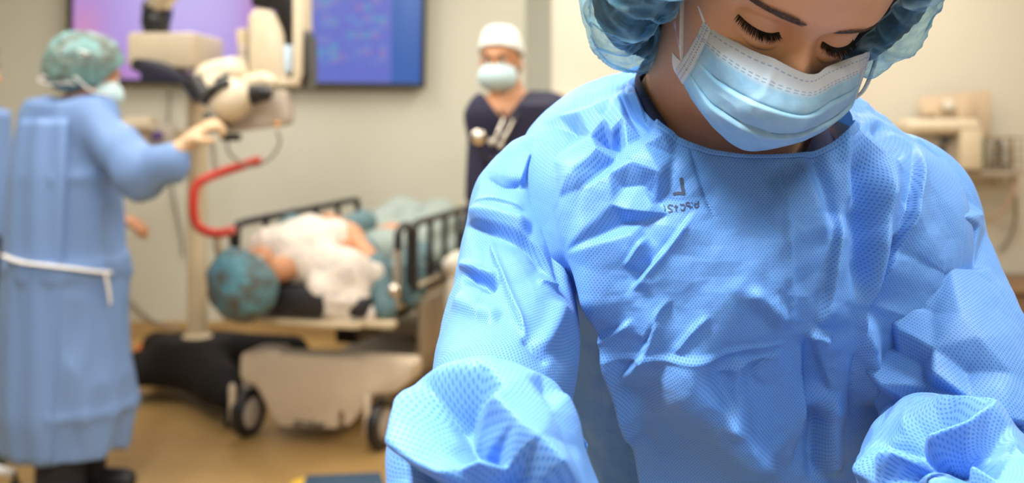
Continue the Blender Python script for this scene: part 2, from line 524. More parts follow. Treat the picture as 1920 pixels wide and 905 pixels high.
# ---- face relief in head space (x right in the picture, -y forward, z up)
ZP = np.array([-.118, -.112, -.10, -.085, -.07, -.05, -.03, -.01, 0.0, .01, .025, .04, .06, .08, .097, .109, .115])
PFR = np.array([-.045, -.072, -.090, -.090, -.0955, -.0955, -.0905, -.088, -.088, -.090, -.0955, -.0945, -.090, -.077, -.056, -.030, -.004])
PBK = np.array([.005, .02, .03, .038, .046, .062, .078, .088, .091, .093, .095, .0955, .092, .080, .060, .034, .004])
WX = np.array([.018, .030, .041, .050, .056, .063, .068, .0715, .0725, .0735, .0745, .0745, .072, .063, .048, .027, .004])
def face_feat(x, z):
    ax = np.abs(x); g = lambda u, s: np.exp(-0.5 * (u / s) ** 2)
    f = np.zeros_like(x)
    zn = np.array([-.075, -.058, -.052, -.046, -.040, -.030, -.018, -.006, .006, .016, .03])
    hn = np.array([0, .0, .008, .020, .0245, .0225, .0165, .0105, .006, .0025, 0])
    sn = np.array([.012, .012, .0115, .0105, .0095, .0085, .0078, .0072, .008, .010, .012])
    f += np.interp(z, zn, hn) * g(x, np.interp(z, zn, sn))
    f += .0085 * g(ax - .0135, .0055) * g(z + .044, .0065)
    f += np.interp(z, [-.05, -.03, -.01, .005], [0, .007, .005, 0]) * g(x, .016)
    f += -.0105 * g(ax - .030, .017) * g(z - .003, .0125)              # socket
    f += -.0045 * g(ax - .0165, .0055) * g(z - .004, .008)
    f += .0092 * np.clip(1 - ((ax - .0315) / .0175) ** 2 - ((z + .003) / .0145) ** 2, 0, 1) ** 0.75   # lidded globe
    f += .0042 * g(ax - .030, .021) * g(z - .022, .0075) - .001 * g(x, .008) * g(z - .03, .01)
    f += .0030 * g(ax - .042, .017) * g(z + .030, .015)
    zc = .0095 - 22.0 * (ax - .031) ** 2                                # lid crease
    f += -.0014 * g(z - zc, .0011) * sstep(.0185, .022, ax) * (1 - sstep(.044, .049, ax))
    zm = lid_z(ax)
    inr = sstep(.0165, .019, ax) * (1 - sstep(.0455, .0475, ax))
    f += -.0026 * g(z - (zm - .0013), .0010) * inr + .0006 * g(z - (zm + .0006), .0007) * inr
    f += .0012 * g(z - (zm - .0042), .0014) * inr
    f += .006 * g(x, .022) * g(z + .078, .006) * 1 + .005 * g(x, .02) * g(z + .066, .005) + .006 * g(x, .018) * g(z + .103, .010)
    return f
def lid_z(ax):                               # upper lid margin, eyes cast down
    t = (ax - .0315) / .0148
    return -.0022 + .0010 * t ** 2 - .0010 * t
def face_pt(x, z, off=0.0):
    w = np.interp(z, ZP, WX); yf = np.interp(z, ZP, PFR)
    y = yf * np.clip(1 - np.abs(x / w) ** 2.25, 1e-4, 1) ** (1 / 2.25)
    return np.stack([x, y - face_feat(x, z) - off, z], -1)

def hero_head():
    z = np.unique(np.concatenate([np.linspace(-.1175, -.05, 40), np.linspace(-.05, .03, 130), np.linspace(.03, .1149, 50)]))[::-1]
    ph = np.sort(np.concatenate([np.linspace(-1.35, 1.35, 240), np.linspace(1.37, 2 * np.pi - 1.37, 60)]))
    Z, P = np.meshgrid(z, ph, indexing='ij'); Z = Z.ravel(); P = P.ravel()
    # smooth profile interpolation
    zz = np.linspace(-.118, .115, 400); ker = np.exp(-0.5 * (np.arange(-18, 19) / 7.0) ** 2); ker /= ker.sum()
    sm = lambda A: np.interp(Z, zz, np.convolve(np.pad(np.interp(zz, ZP, A), 18, mode='edge'), ker, 'valid'))
    w, yf, yb = sm(WX), sm(PFR), sm(PBK)
    e = 2 / 2.25
    x = w * np.sign(np.sin(P)) * np.abs(np.sin(P)) ** e
    cf = np.cos(P); y = np.where(cf > 0, yf, -yb) * np.sign(cf) * np.abs(cf) ** e
    y = np.where(cf > 0, yf * np.abs(cf) ** e, yb * np.abs(cf) ** e)
    y = y - face_feat(x, Z) * sstep(-0.02, 0.30, cf)
    V = np.stack([x, y, Z], -1)
    # pigment
    ax = np.abs(x); g = lambda u, s: np.exp(-0.5 * (u / s) ** 2)
    colr = np.tile(np.array(SKIN), (len(V), 1))
    def tint(wt, c):
        nonlocal colr; wt = np.clip(wt, 0, 1)[:, None]; colr = colr * (1 - wt) + np.array(c) * wt
    fr = cf > 0
    tint(0.85 * g(Z - .055, .032) * g(x - .01, .045) * fr, (0.88, 0.37, 0.27))       # flushed forehead
    tint(0.55 * g(ax - .047, .016) * g(Z + .028, .014) * fr, (0.69, 0.35, 0.18))
    tint(0.75 * g(x, .013) * g(Z + .030, .016) * fr, (0.84, 0.30, 0.21))              # nose
    tint(0.6 * g(ax - .030, .015) * g(Z - .012, .006) * fr, (0.68, 0.40, 0.31))       # lids paler
    zm = lid_z(ax); inr = sstep(.0160, .0185, ax) * (1 - sstep(.0465, .050, ax))
    tint(0.9 * g(Z - (zm - .0010), .0013) * inr * fr, (0.018, 0.010, 0.008))
    tint(0.35 * g(Z - (zm - .006), .004) * inr * fr, (0.30, 0.14, 0.085))
    zb = .0205 + .07 * (ax - .014) - 4.0 * (ax - .014) ** 2
    tint(0.42 * g(Z - zb, .0038) * sstep(.010, .018, ax) * (1 - sstep(.046, .055, ax)) * fr, (0.16, 0.075, 0.045))
    tint(0.7 * g(x, .024) * g(Z + .073, .007) * fr, (0.50, 0.16, 0.14))
    # moles seen on the neck are on the body
    Q = gridq(len(z), len(ph), True)
    me = npmesh('head', hw(V), Q, attrs={'pigment': colr})
    b = bmesh.new(); b.from_mesh(me)
    bmesh.ops.holes_fill(b, edges=[e_ for e_ in b.edges if e_.is_boundary], sides=0)
    bmesh.ops.recalc_face_normals(b, faces=b.faces[:])
    for f in b.faces: f.smooth = True
    b.to_mesh(me); b.free()
    return me

NB = np.array((0.182, 0.985, 1.428))           # base of the neck
def finger_prims(palm_c, fwd, up, side, L=0.085, flex=0.35, s=1.0, thumb=1):
    """palm + five fingers; fwd along the hand, up = back of the hand, side = thumb side"""
    fwd, up, side = (np.array(v, float) / np.linalg.norm(v) for v in (fwd, up, side))
    pr = []; pc = np.array(palm_c, float)
    for k in range(4):
        o = side * (0.030 - 0.020 * k) * s
        pr.append(('c', pc + o * 0.55 - fwd * 0.035 * s, pc + o + fwd * 0.042 * s, 0.013 * s, 0.0105 * s, 0.012 * s))
    ln = [0.070, 0.080, 0.074, 0.058]
    for k in range(4):
        p = pc + side * (0.031 - 0.0205 * k) * s + fwd * 0.045 * s; a = 0.15
        for j, (fr, r) in enumerate(((.45, .0095), (.30, .0088), (.25, .0078))):
            a += flex * (0.8 + 0.5 * j)
            q = p + (fwd * math.cos(a) - up * math.sin(a)) * ln[k] * fr * s
            pr.append(('c', p, q, r * s, (r - 0.0008) * s, 0.004 * s)); p = q
    p = pc + side * 0.028 * s - fwd * 0.018 * s; d = side * 0.75 + fwd * 0.6 - up * 0.35; d /= np.linalg.norm(d)
    q = p + d * 0.038 * s; pr.append(('c', p, q, .014 * s, .0105 * s, .008 * s))
    d2 = d * 0.6 + fwd * 0.7 - up * 0.3; d2 /= np.linalg.norm(d2); r_ = q + d2 * 0.030 * s
    pr.append(('c', q, r_, .0102 * s, .0082 * s, .004 * s))
    return pr

A = lambda px, py, d: np.array(at(px, py, d))
LSH, LEL, LWR = A(1010, 345, 0.985), A(915, 815, 0.755), A(1160, 1180, 0.61)
RSH, REL, RWR = A(1700, 345, 1.0), A(1790, 860, 0.835), A(1960, 1120, 0.66)
LHD, RHD = A(1270, 1320, 0.585), A(1960, 1310, 0.60)
def hero_body():
    sk = hw([(0, .03, -.055)])[0]
    pr = [('c', sk, NB + (0, 0, .0), .055, .066, .03), ('c', NB, (.085, 1.005, 1.385), .040, .03, .03), ('c', NB, (.305, 1.0, 1.39), .052, .034, .03), ('c', NB + (0, .02, -.05), (0.222, 1.075, 1.15), .07, .075, .05),
          ('c', (0.085, 1.0, 1.345), (0.325, 1.0, 1.335), .050, .050, .03),
          ('c', (0.15, 1.0, 1.27), (0.28, 1.0, 1.27), .065, .065, .05), ('c', (0.222, 1.07, 1.15), (0.23, 1.08, 0.93), .10, .11, .05),
          ('c', (0.15, 1.08, 0.92), (0.31, 1.08, 0.92), .09, .09, .05)]
    back = np.array((0, .012, 0))
    for ln, wr, hd, sd in (([A(1030, 330, 1.0), A(985, 400, .985), A(963, 560, .925), A(935, 720, .845), A(908, 815, .785), A(912, 880, .715), LWR], LWR, LHD, 1),
                           ([A(1665, 330, 1.01), A(1738, 410, 1.0), A(1774, 550, .965), A(1795, 700, .905), A(1775, 850, .86), A(1800, 930, .805), RWR], RWR, RHD, -1)):
        rd = [.034, .032, .032, .030, .032, .030, .024]
        for (p0, q0), (p1, q1) in zip(zip(ln, rd), zip(ln[1:], rd[1:])): pr.append(('c', p0, p1, q0, q1, .02))
        pr.append(('c', wr, hd, .023, .018, .015))
        f = hd - wr; s_ = np.cross(f, (0, 0, 1.0)) * -sd
        pr += finger_prims(hd + 0.03 * f / np.linalg.norm(f), f, np.cross(s_, f) * sd, s_)
    for sx in (-1, 1):
        hip = np.array((0.23 + .085 * sx, 1.09, 0.90)); kn = np.array((0.23 + .10 * sx, 1.06, 0.50)); an = np.array((0.23 + .11 * sx, 1.12, 0.09))
        pr += [('c', hip, kn, .082, .058, .04), ('c', kn, an, .056, .038, .03), ('c', an + (0, .02, -.045), an + (0, -.15, -.055), .036, .026, .03)]
    V, Q = sdf_mesh(pr, 0.006, 0.03)
    V = relax(V, Q, 2)
    me = npmesh('body', V, Q, attrs={'pigment': np.tile(np.array(SKIN), (len(V), 1))})
    return me

bme = hero_body(); hme = hero_head()
bo = link('person', bme, M_FACE)
ho = link('head_union', hme, M_FACE)
md = bo.modifiers.new('u', 'BOOLEAN'); md.operation = 'UNION'; md.object = ho; md.solver = 'EXACT'
dg = bpy.context.evaluated_depsgraph_get()
nm = bpy.data.meshes.new_from_object(bo.evaluated_get(dg), preserve_all_data_layers=True, depsgraph=dg)
bo.modifiers.clear(); bo.data = nm
bpy.data.objects.remove(ho)
nm.polygons.foreach_set('use_smooth', np.ones(len(nm.polygons), bool))
HERO = bo
tag(HERO, 'woman with bowed head in crumpled blue surgical gown, blue bouffant cap and pleated mask', 'person')

# ---- brows and lashes
def hairs(name, items, mt, parent, label=None):
    m = MB()
    for pts, r in items:
        m.tube(pts, [r, r * 0.85, r * 0.55, r * 0.12], 4, caps=False)
    o = m.build(name, mt, parent)
    if label: o['label'] = label
    return o
rr = random.Random(3)
for sx in (-1, 1):
    it = []
    for i in range(320):
        t = rr.random(); ax = .0115 + .041 * t
        zc = .0205 + .07 * (ax - .014) - 4.0 * (ax - .014) ** 2
        hwid = .0058 * (1 - t) ** 0.55 * (0.35 + min(1, t * 5) * 0.65) + .0006
        z0 = zc + rr.uniform(-1, 1) * hwid
        L = rr.uniform(.006, .0095)
        ang = math.radians(rr.uniform(30, 60) * (1 - t) ** 1.3 + rr.uniform(-6, 12)) * (1 if z0 < zc + .001 else 0.4)
        P = []
        for q in (0, .35, .7, 1):
            aa = ang * (1 - .5 * q)
            P.append((ax + L * q * math.cos(aa), z0 + L * q * math.sin(aa) * .8, .0002 + .0012 * math.sin(q * 2.4)))
        arr = np.array(P); pt = face_pt(arr[:, 0] * sx, arr[:, 1]); pt[:, 1] -= arr[:, 2]
        it.append((hw(pt), 0.00016))
    hairs('eyebrow', it, M_BROW, HERO, 'brown eyebrow')
    it = []
    for i in range(130):
        t = (i + rr.random()) / 130; ax = .0178 + .0295 * t
        z0 = lid_z(np.array(ax)) - .0002
        b0 = face_pt(np.array([ax * sx]), np.array([float(z0)]))[0]
        L = (.0058 + .0046 * math.sin(math.pi * min(1, t * .72 + .12))) * rr.uniform(.75, 1.12)
        fan = (t - .38) * 1.15 + rr.uniform(-.14, .14)
        d0 = np.array((math.sin(fan) * sx, -.80, -.62)); d0 /= np.linalg.norm(d0)
        P = [b0 + d0 * L * q + np.array((0, -.10, .26)) * L * q * q * 1.15 for q in (0, .35, .7, 1)]
        it.append((hw(P), 0.00028))
    for i in range(34):                       # lower lashes
        t = (i + rr.random()) / 34; ax = .0205 + .025 * t
        z0 = lid_z(np.array(ax)) - .0034
        b0 = face_pt(np.array([ax * sx]), np.array([float(z0)]))[0]
        L = .0042 * rr.uniform(.7, 1.1); fan = (t - .4) * 1.0 + rr.uniform(-.2, .2)
        d0 = np.array((math.sin(fan) * sx, -.75, -.65)); d0 /= np.linalg.norm(d0)
        it.append((hw([b0 + d0 * L * q + np.array((0, 0, .05)) * L * q * q for q in (0, .35, .7, 1)]), 0.00014))
    hairs('eyelashes', it, M_LASH, HERO, 'long dark lashes of a lowered eye')

# ---- hair bulk under the cap and the bouffant cap
AX = np.array((0, .985, .17)); BX = np.array((0, .17, -.985)); CC = np.array((0, .03, -.012))
def cap_grid(prof, nt, nph, xs=lambda ph: 1.0):
    pr = crom(prof, nt); ph = np.linspace(0, 2 * np.pi, nph, endpoint=False)
    T, P = np.meshgrid(np.arange(nt), ph, indexing='ij'); T = T.ravel(); P = P.ravel()
    h, sx, sb = pr[T, 0], pr[T, 1], pr[T, 2]
    h = h + T / (nt - 1) * (-.026 * np.cos(P) ** 2 + .060 * np.clip(np.sin(P), 0, 1) ** 1.5 - .034 * np.clip(-np.sin(P), 0, 1) ** 1.5)
    bx = np.abs(np.cos(P)) ** .8 * np.sign(np.cos(P)); bs = np.abs(np.sin(P)) ** .85 * np.sign(np.sin(P))
    bag = 1 + .27 * np.clip(np.sin(P), 0, 1) * np.clip(1 - np.abs(T / (nt - 1) - .5) * 2.0, 0, 1)
    bag = bag + .13 * np.clip(-np.sin(P), 0, 1) * np.clip(1 - np.abs(T / (nt - 1) - .5) * 2.2, 0, 1)
    x = bx * sx * xs(P); bb = bs * sb * bag
    return CC + np.outer(h, AX) + np.outer(x, (1, 0, 0)) + np.outer(bb, BX), T / (nt - 1), P
def cap_mat(name, col, deep):
    m, nt, b = nodes(name); t = NT(nt); c = t.coord()
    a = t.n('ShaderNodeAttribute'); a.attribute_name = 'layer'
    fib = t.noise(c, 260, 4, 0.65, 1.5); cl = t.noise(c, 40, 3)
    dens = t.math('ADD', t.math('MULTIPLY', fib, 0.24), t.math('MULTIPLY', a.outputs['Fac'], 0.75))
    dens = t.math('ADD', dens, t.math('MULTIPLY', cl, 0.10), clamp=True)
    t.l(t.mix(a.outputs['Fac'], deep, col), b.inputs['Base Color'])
    b.inputs['Roughness'].default_value = 0.55; b.inputs['Specular IOR Level'].default_value = 0.25
    t.l(t.bump(fib, 0.25, 0.0008), b.inputs['Normal'])
    tl = t.n('ShaderNodeBsdfTranslucent'); tl.inputs[0].default_value = (*col, 1)
    m1 = t.n('ShaderNodeMixShader'); m1.inputs[0].default_value = 0.16; t.l(b.outputs[0], m1.inputs[1]); t.l(tl.outputs[0], m1.inputs[2])
    tp = t.n('ShaderNodeBsdfTransparent'); tp.inputs[0].default_value = (0.72, 0.88, 0.95, 1)
    m2 = t.n('ShaderNodeMixShader'); t.l(dens, m2.inputs[0]); t.l(tp.outputs[0], m2.inputs[1]); t.l(m1.outputs[0], m2.inputs[2])
    t.l(m2.outputs[0], nt.nodes['Material Output'].inputs[0])
    return m
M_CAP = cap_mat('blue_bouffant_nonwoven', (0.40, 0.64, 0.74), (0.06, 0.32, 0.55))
cp = [(.122, .001, .001), (.117, .052, .057), (.094, .092, .098), (.052, .118, .122), (.006, .128, .132), (-.030, .127, .134), (-.056, .114, .130), (-.066, .098, .126), (-.062, .085, .124), (-.053, .0775, .123), (-.046, .0750, .122)]
nt_, np_ = 150, 420
V, T, P = cap_grid(cp, nt_, np_, lambda ph: np.where(np.cos(ph) < 0, 1.09, .99))
Qc = gridq(nt_, np_, True); N = vnormals(V, Qc)
edge = sstep(.45, 1.0, T)
# hair fills the cap about a centimetre below the film
kk = int(nt_ * .90); No = N * np.sign((N * (V - CC)).sum(1).mean())
Vh = (V - No * (.009 + .004 * fbm(V * 26, 3, 5) + .0008 * np.sin(P * 95 + 9 * vnoise(V * 30, 3)))[:, None]).reshape(nt_, np_, 3)[:kk]
last = Vh[-1] + (CC - Vh[-1]) * .12
Vh = np.concatenate([Vh, last[None]], 0)
hq = gridq(kk + 1, np_, True)
o = link('hair', npmesh('hair', hw(Vh.reshape(-1, 3)), hq), M_HAIR, HERO); o['label'] = 'dark brown hair gathered under the cap'
q = V * 1.0
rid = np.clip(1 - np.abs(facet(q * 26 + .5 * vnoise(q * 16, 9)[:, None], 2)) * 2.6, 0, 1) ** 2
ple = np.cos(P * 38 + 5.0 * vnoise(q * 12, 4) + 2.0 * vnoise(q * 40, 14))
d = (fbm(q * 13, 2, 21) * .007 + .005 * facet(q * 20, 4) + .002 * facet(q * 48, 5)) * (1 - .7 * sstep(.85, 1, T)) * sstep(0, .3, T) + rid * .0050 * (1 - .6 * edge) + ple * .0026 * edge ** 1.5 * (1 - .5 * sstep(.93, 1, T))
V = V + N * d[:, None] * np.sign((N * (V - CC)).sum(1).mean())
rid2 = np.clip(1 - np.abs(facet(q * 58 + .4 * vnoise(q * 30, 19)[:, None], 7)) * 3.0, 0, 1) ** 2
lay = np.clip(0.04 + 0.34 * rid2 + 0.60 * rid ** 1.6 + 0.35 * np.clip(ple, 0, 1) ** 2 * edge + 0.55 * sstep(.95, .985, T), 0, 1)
CAPV = V
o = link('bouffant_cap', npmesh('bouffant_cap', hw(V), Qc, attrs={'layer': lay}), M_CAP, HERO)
o['label'] = 'translucent blue bouffant cap'

# ---- face mask
MN = [[(1320, 40, .802), (1375, 78, .784), (1455, 115, .766), (1521, 142, .768), (1550, 126, .778), (1600, 106, .802), (1631, 95, .828)],
      [(1306, 70, .808), (1362, 120, .776), (1430, 160, .756), (1513, 184, .754), (1562, 163, .768), (1598, 145, .796), (1622, 128, .830)],
      [(1290, 98, .814), (1347, 165, .788), (1420, 208, .758), (1497, 230, .754), (1551, 205, .768), (1590, 178, .798), (1613, 156, .832)],
      [(1277, 118, .822), (1330, 203, .798), (1408, 248, .783), (1470, 258, .772), (1535, 236, .782), (1580, 207, .806), (1606, 176, .834)],
      [(1267, 133, .830), (1322, 216, .818), (1380, 266, .815), (1425, 277, .806), (1490, 263, .808), (1553, 226, .820), (1600, 188, .838)],
      [(1275, 135, .852), (1335, 208, .855), (1390, 250, .838), (1435, 260, .832), (1490, 248, .834), (1545, 217, .842), (1592, 182, .850)]]
G = np.array([[A(*p) for p in r] for r in MN])
nu, nv = 220, 190
G1 = np.stack([crom(G[i], nu) for i in range(6)])                       # (6,nu,3)
G2 = np.stack([crom(G1[:, j], nv) for j in range(nu)], 1).reshape(-1, 3)  # (nv*nu,3)
Qm = gridq(nv, nu); N = vnormals(G2, Qm)
if N[:, 1].mean() > 0: N = -N
U, Vv = np.meshgrid(np.linspace(-1, 1, nu), np.linspace(0, 1.25, nv)); U = U.ravel(); Vv = Vv.ravel()
ed = 1 - np.abs(U) ** 6
def pleat(v0, a, w=.018, L=.16):
    s = Vv - (v0 + .03 * U ** 2)
    return a * np.where(s < 0, sstep(-.02, 0, s) * 0 + 0, np.exp(-s / L) * sstep(0, w, s)) - a * .5 * np.exp(-((s + .004) / .014) ** 2)
dm = (pleat(.42, .0030) + pleat(.66, .0034)) * ed * (0.25 + .75 * sstep(1.0, .55, np.abs(U)))
dm += .0009 * np.exp(-((np.abs(U) - .90) / .012) ** 2) * -1
dm += fbm(G2 * 38, 3, 8) * .0016 * ed
dm += .0011 * np.clip(1 - np.abs(fbm(G2 * 30 + 7, 2, 31)) * 3, 0, 1) * ed
VM = G2 + N * dm[:, None]
def mask_mat():
    m, nt, b = nodes('mask_nonwoven'); t = NT(nt); x = t.sep(t.coord('UV')); c = t.coord()
    u, v = x[0], x[1]; au = t.math('ABSOLUTE', u)
    cl = t.noise(c, 55, 4, .6, .6); fine = t.noise(c, 500, 3)
    blue = t.ramp(cl, [(0.32, (0.33, 0.60, 0.82)), (0.60, (0.43, 0.69, 0.87)), (0.82, (0.55, 0.78, 0.90))])
    low = t.mix(t.math('MULTIPLY', t.math('SUBTRACT', v, 0.55), 1.1, clamp=True), blue, (0.24, 0.52, 0.78))
    white = (0.76, 0.80, 0.86)
    sm = lambda a, b_, s: (lambda n: (t.val(n.inputs[0], s), setattr(n.inputs[1], 'default_value', a), setattr(n.inputs[2], 'default_value', b_), n.outputs[0])[-1])(t.n('ShaderNodeMapRange', interpolation_type='SMOOTHSTEP'))
    band = t.math('MAXIMUM', sm(.27, .20, v), sm(.90, .915, au))
    col = t.mix(band, low, white)
    def line(coord, c0, hw_, along, per, duty):
        d = t.math('LESS_THAN', t.math('ABSOLUTE', t.math('SUBTRACT', coord, c0)), hw_)
        f = t.math('LESS_THAN', t.math('FRACT', t.math('MULTIPLY', along, per)), duty)
        return t.math('MULTIPLY', d, f)
    l = line(v, .075, .006, u, 19, .6)
    for v0 in (.195, .222): l = t.math('MAXIMUM', l, line(v, v0, .0055, u, 17, .6))
    for u0, hw_ in ((.935, .006), (.965, .006)): l = t.math('MAXIMUM', l, line(au, u0, hw_, v, 26, .5))
    col = t.mix(t.math('MULTIPLY', l, .8), col, (0.26, 0.40, 0.58))
    t.l(col, b.inputs['Base Color']); b.inputs['Roughness'].default_value = .62; b.inputs['Specular IOR Level'].default_value = .3
    t.l(t.bump(t.math('SUBTRACT', fine, l), .25, .0007), b.inputs['Normal'])
    tr = t.n('ShaderNodeBsdfTranslucent'); t.l(col, tr.inputs[0])
    mx = t.n('ShaderNodeMixShader'); mx.inputs[0].default_value = .22
    t.l(b.outputs[0], mx.inputs[1]); t.l(tr.outputs[0], mx.inputs[2]); t.l(mx.outputs[0], nt.nodes['Material Output'].inputs[0])
    return m
M_MASK = mask_mat()
mo = link('face_mask', npmesh('face_mask', VM, Qm, uv=np.stack([U, Vv], -1)), M_MASK, HERO)
sol = mo.modifiers.new('thick', 'SOLIDIFY'); sol.thickness = .0009; sol.offset = -1 if True else 1
mo['label'] = 'pleated pale blue face mask with white stitched edge'
MB().tube([at(*p) for p in ((1321, 42, .801), (1311, 15, .806), (1300, -12, .818), (1288, -25, .835), (1280, 0, .832), (1278, 60, .824), (1279, 105, .822), (1283, 122, .822))], .0017, 8, 4, flat=.55).build('ear_loop', M_WHITE, mo)['label'] = 'white elastic ear loop'
MB().tube([at(*p) for p in ((1628, 97, .830), (1636, 85, .845), (1645, 80, .862), (1640, 120, .870), (1622, 165, .858), (1604, 184, .84))], .0017, 8, 4, flat=.55).build('ear_loop', M_WHITE, mo)['label'] = 'white elastic ear loop'
# folded side tab of the mask
tabp = np.array([[A(1262, 97, .838), A(1268, 105, .832), A(1282, 118, .822)], [A(1262, 118, .838), A(1268, 124, .832), A(1283, 130, .824)], [A(1266, 134, .836), A(1272, 138, .832), A(1287, 141, .826)]])
g = np.stack([crom(r, 14) for r in tabp]); g = np.stack([crom(g[:, j], 14) for j in range(14)], 1).reshape(-1, 3)
to = link('mask_tab', npmesh('mask_tab', g, gridq(14, 14)), M_WHITE, mo); s_ = to.modifiers.new('t', 'SOLIDIFY'); s_.thickness = .0008
# ------------------------------------------------------------------ the gown of the person in the foreground
# fold lines read off the cloth: (parts, kind, points, width, height mm); parts: T torso, L/R sleeves, l/r forearms
# kinds: g soft ridge, c sharp crease, s one-sided fold (full height on the right hand of travel, fading over 'tail')
STROKES = [
    # --- torso, left shoulder and chest
    ('T', 'c', [(1290, 262), (1307, 320), (1330, 385), (1346, 415)], 4, -2.0, 0),
    ('T', 's', [(1181, 548), (1215, 505), (1258, 455), (1303, 394)], 5, 5.0, 36),
    ('T', 's', [(1172, 500), (1190, 470), (1214, 440)], 5, 3.0, 24),
    ('T', 'g', [(1105, 300), (1090, 400), (1110, 520), (1130, 620)], 38, 7.0, 0),
    ('T', 's', [(1160, 706), (1200, 660), (1220, 622), (1238, 570)], 6, 4.5, 32),
    ('T', 's', [(1105, 642), (1150, 618), (1190, 592)], 6, 3.0, 26),
    ('T', 's', [(1260, 560), (1230, 590), (1205, 640)], 5, 3.0, 24),
    ('T', 'c', [(1330, 585), (1290, 620), (1262, 650)], 5, 2.5, 0),
    # packing creases
    ('T', 'c', [(1100, 662), (1180, 661), (1260, 656), (1340, 658), (1420, 654), (1490, 650)], 3, 1.1, 0),
    ('T', 's', [(1120, 655), (1240, 651), (1380, 652), (1490, 646)], 5, 1.1, 50),
    ('T', 'c', [(1458, 292), (1466, 360), (1472, 430), (1480, 520), (1492, 640)], 4, 2.2, 0),
    ('T', 's', [(1455, 640), (1449, 540), (1440, 440), (1434, 320)], 10, 2.8, 110),
    # centre and lower front
    ('T', 'g', [(1240, 650), (1300, 720), (1380, 800), (1470, 900)], 60, 12.0, 0),
    ('T', 's', [(1480, 905), (1430, 820), (1360, 735), (1300, 672)], 14, -6.0, 90),
    ('T', 's', [(1479, 882), (1500, 830), (1517, 780), (1515, 700), (1516, 640)], 7, -6.0, 60),
    ('T', 's', [(1521, 622), (1536, 670), (1550, 715), (1566, 750)], 5, -4.5, 30),
    ('T', 'g', [(1515, 640), (1532, 628), (1560, 640)], 9, 5.0, 0),
    ('T', 's', [(1530, 622), (1548, 560), (1556, 510), (1562, 470), (1572, 400)], 9, 6.5, 60),
    ('T', 'g', [(1380, 665), (1384, 720), (1370, 790)], 20, 5.0, 0),
    ('T', 'c', [(1340, 690), (1400, 680), (1450, 672)], 6, 2.2, 0),
    ('T', 'g', [(1480, 610), (1440, 570), (1400, 540)], 14, 3.5, 0),
    ('T', 's', [(1410, 720), (1425, 690), (1470, 660)], 6, 3.0, 30),
    ('T', 'g', [(1560, 900), (1562, 820), (1575, 740)], 22, 7.0, 0),
    ('T', 'g', [(1525, 905), (1532, 840), (1540, 770)], 14, -6.0, 0),
    # right chest, deep folds to the armpit
    ('T', 'g', [(1600, 250), (1612, 350), (1614, 470), (1620, 570)], 20, -11.0, 0),
    ('T', 'g', [(1655, 300), (1652, 400), (1640, 480), (1625, 580)], 20, 9.0, 0),
    ('T', 's', [(1622, 640), (1640, 560), (1665, 470), (1692, 428)], 8, -9.0, 40),
    ('T', 's', [(1650, 560), (1686, 450), (1702, 380), (1716, 268)], 7, 7.0, 50),
    ('T', 'g', [(1560, 230), (1590, 300), (1604, 400)], 16, 6.0, 0),
    ('T', 'g', [(1520, 270), (1545, 350), (1560, 430)], 16, -4.5, 0),
    ('T', 's', [(1500, 300), (1530, 380), (1550, 460)], 9, 4.0, 50),
    ('T', 'g', [(1640, 225), (1665, 270), (1690, 300)], 14, -4.5, 0),
    ('T', 's', [(1560, 215), (1620, 262), (1690, 330)], 8, 3.5, 40),
    ('T', 'g', [(1630, 580), (1636, 680), (1636, 770)], 16, 6.0, 0),
    ('T', 'c', [(1610, 650), (1600, 720), (1604, 800)], 6, -2.5, 0),
    # front panel turning away beside the near arm
    ('T', 's', [(1060, 470), (1095, 580), (1130, 690), (1160, 790), (1186, 910)], 16, -26.0, 500),
    ('T', 'g', [(1120, 640), (1150, 740), (1176, 850)], 26, 8.0, 0),
    # --- near upper sleeve
    ('L', 's', [(860, 424), (905, 420), (960, 434), (1010, 458), (1060, 515)], 6, -6.0, 60),
    ('L', 'g', [(875, 400), (930, 405), (1000, 425)], 16, 6.0, 0),
    ('L', 's', [(995, 272), (1005, 330), (1030, 410), (1056, 480), (1085, 585)], 6, -4.0, 40),
    ('L', 'c', [(903, 424), (922, 470), (942, 515), (962, 580), (984, 650)], 5, 3.2, 0),
    ('L', 's', [(984, 650), (948, 530), (906, 425)], 5, 2.2, 70),
    ('L', 'g', [(858, 512), (895, 520), (932, 532)], 11, -5.0, 0),
    ('L', 'g', [(850, 494), (890, 500), (935, 512)], 9, 3.5, 0),
    ('L', 's', [(1000, 285), (985, 320), (975, 350)], 6, 4.0, 24),
    ('L', 'c', [(905, 330), (940, 345), (985, 340)], 6, -2.5, 0),
    ('L', 'c', [(1010, 520), (1035, 528), (1058, 535)], 5, 3.0, 0),
    ('L', 'c', [(975, 640), (1000, 670), (1020, 690)], 5, -2.5, 0),
    ('L', 'g', [(1050, 560), (1030, 620), (1000, 670)], 16, 3.5, 0),
    ('L', 'c', [(885, 380), (930, 372), (985, 388)], 7, 2.6, 0),
    ('L', 'g', [(846, 560), (890, 575), (940, 600)], 18, 3.0, 0),
    # --- near forearm
    # --- far upper sleeve
    # --- far forearm
]

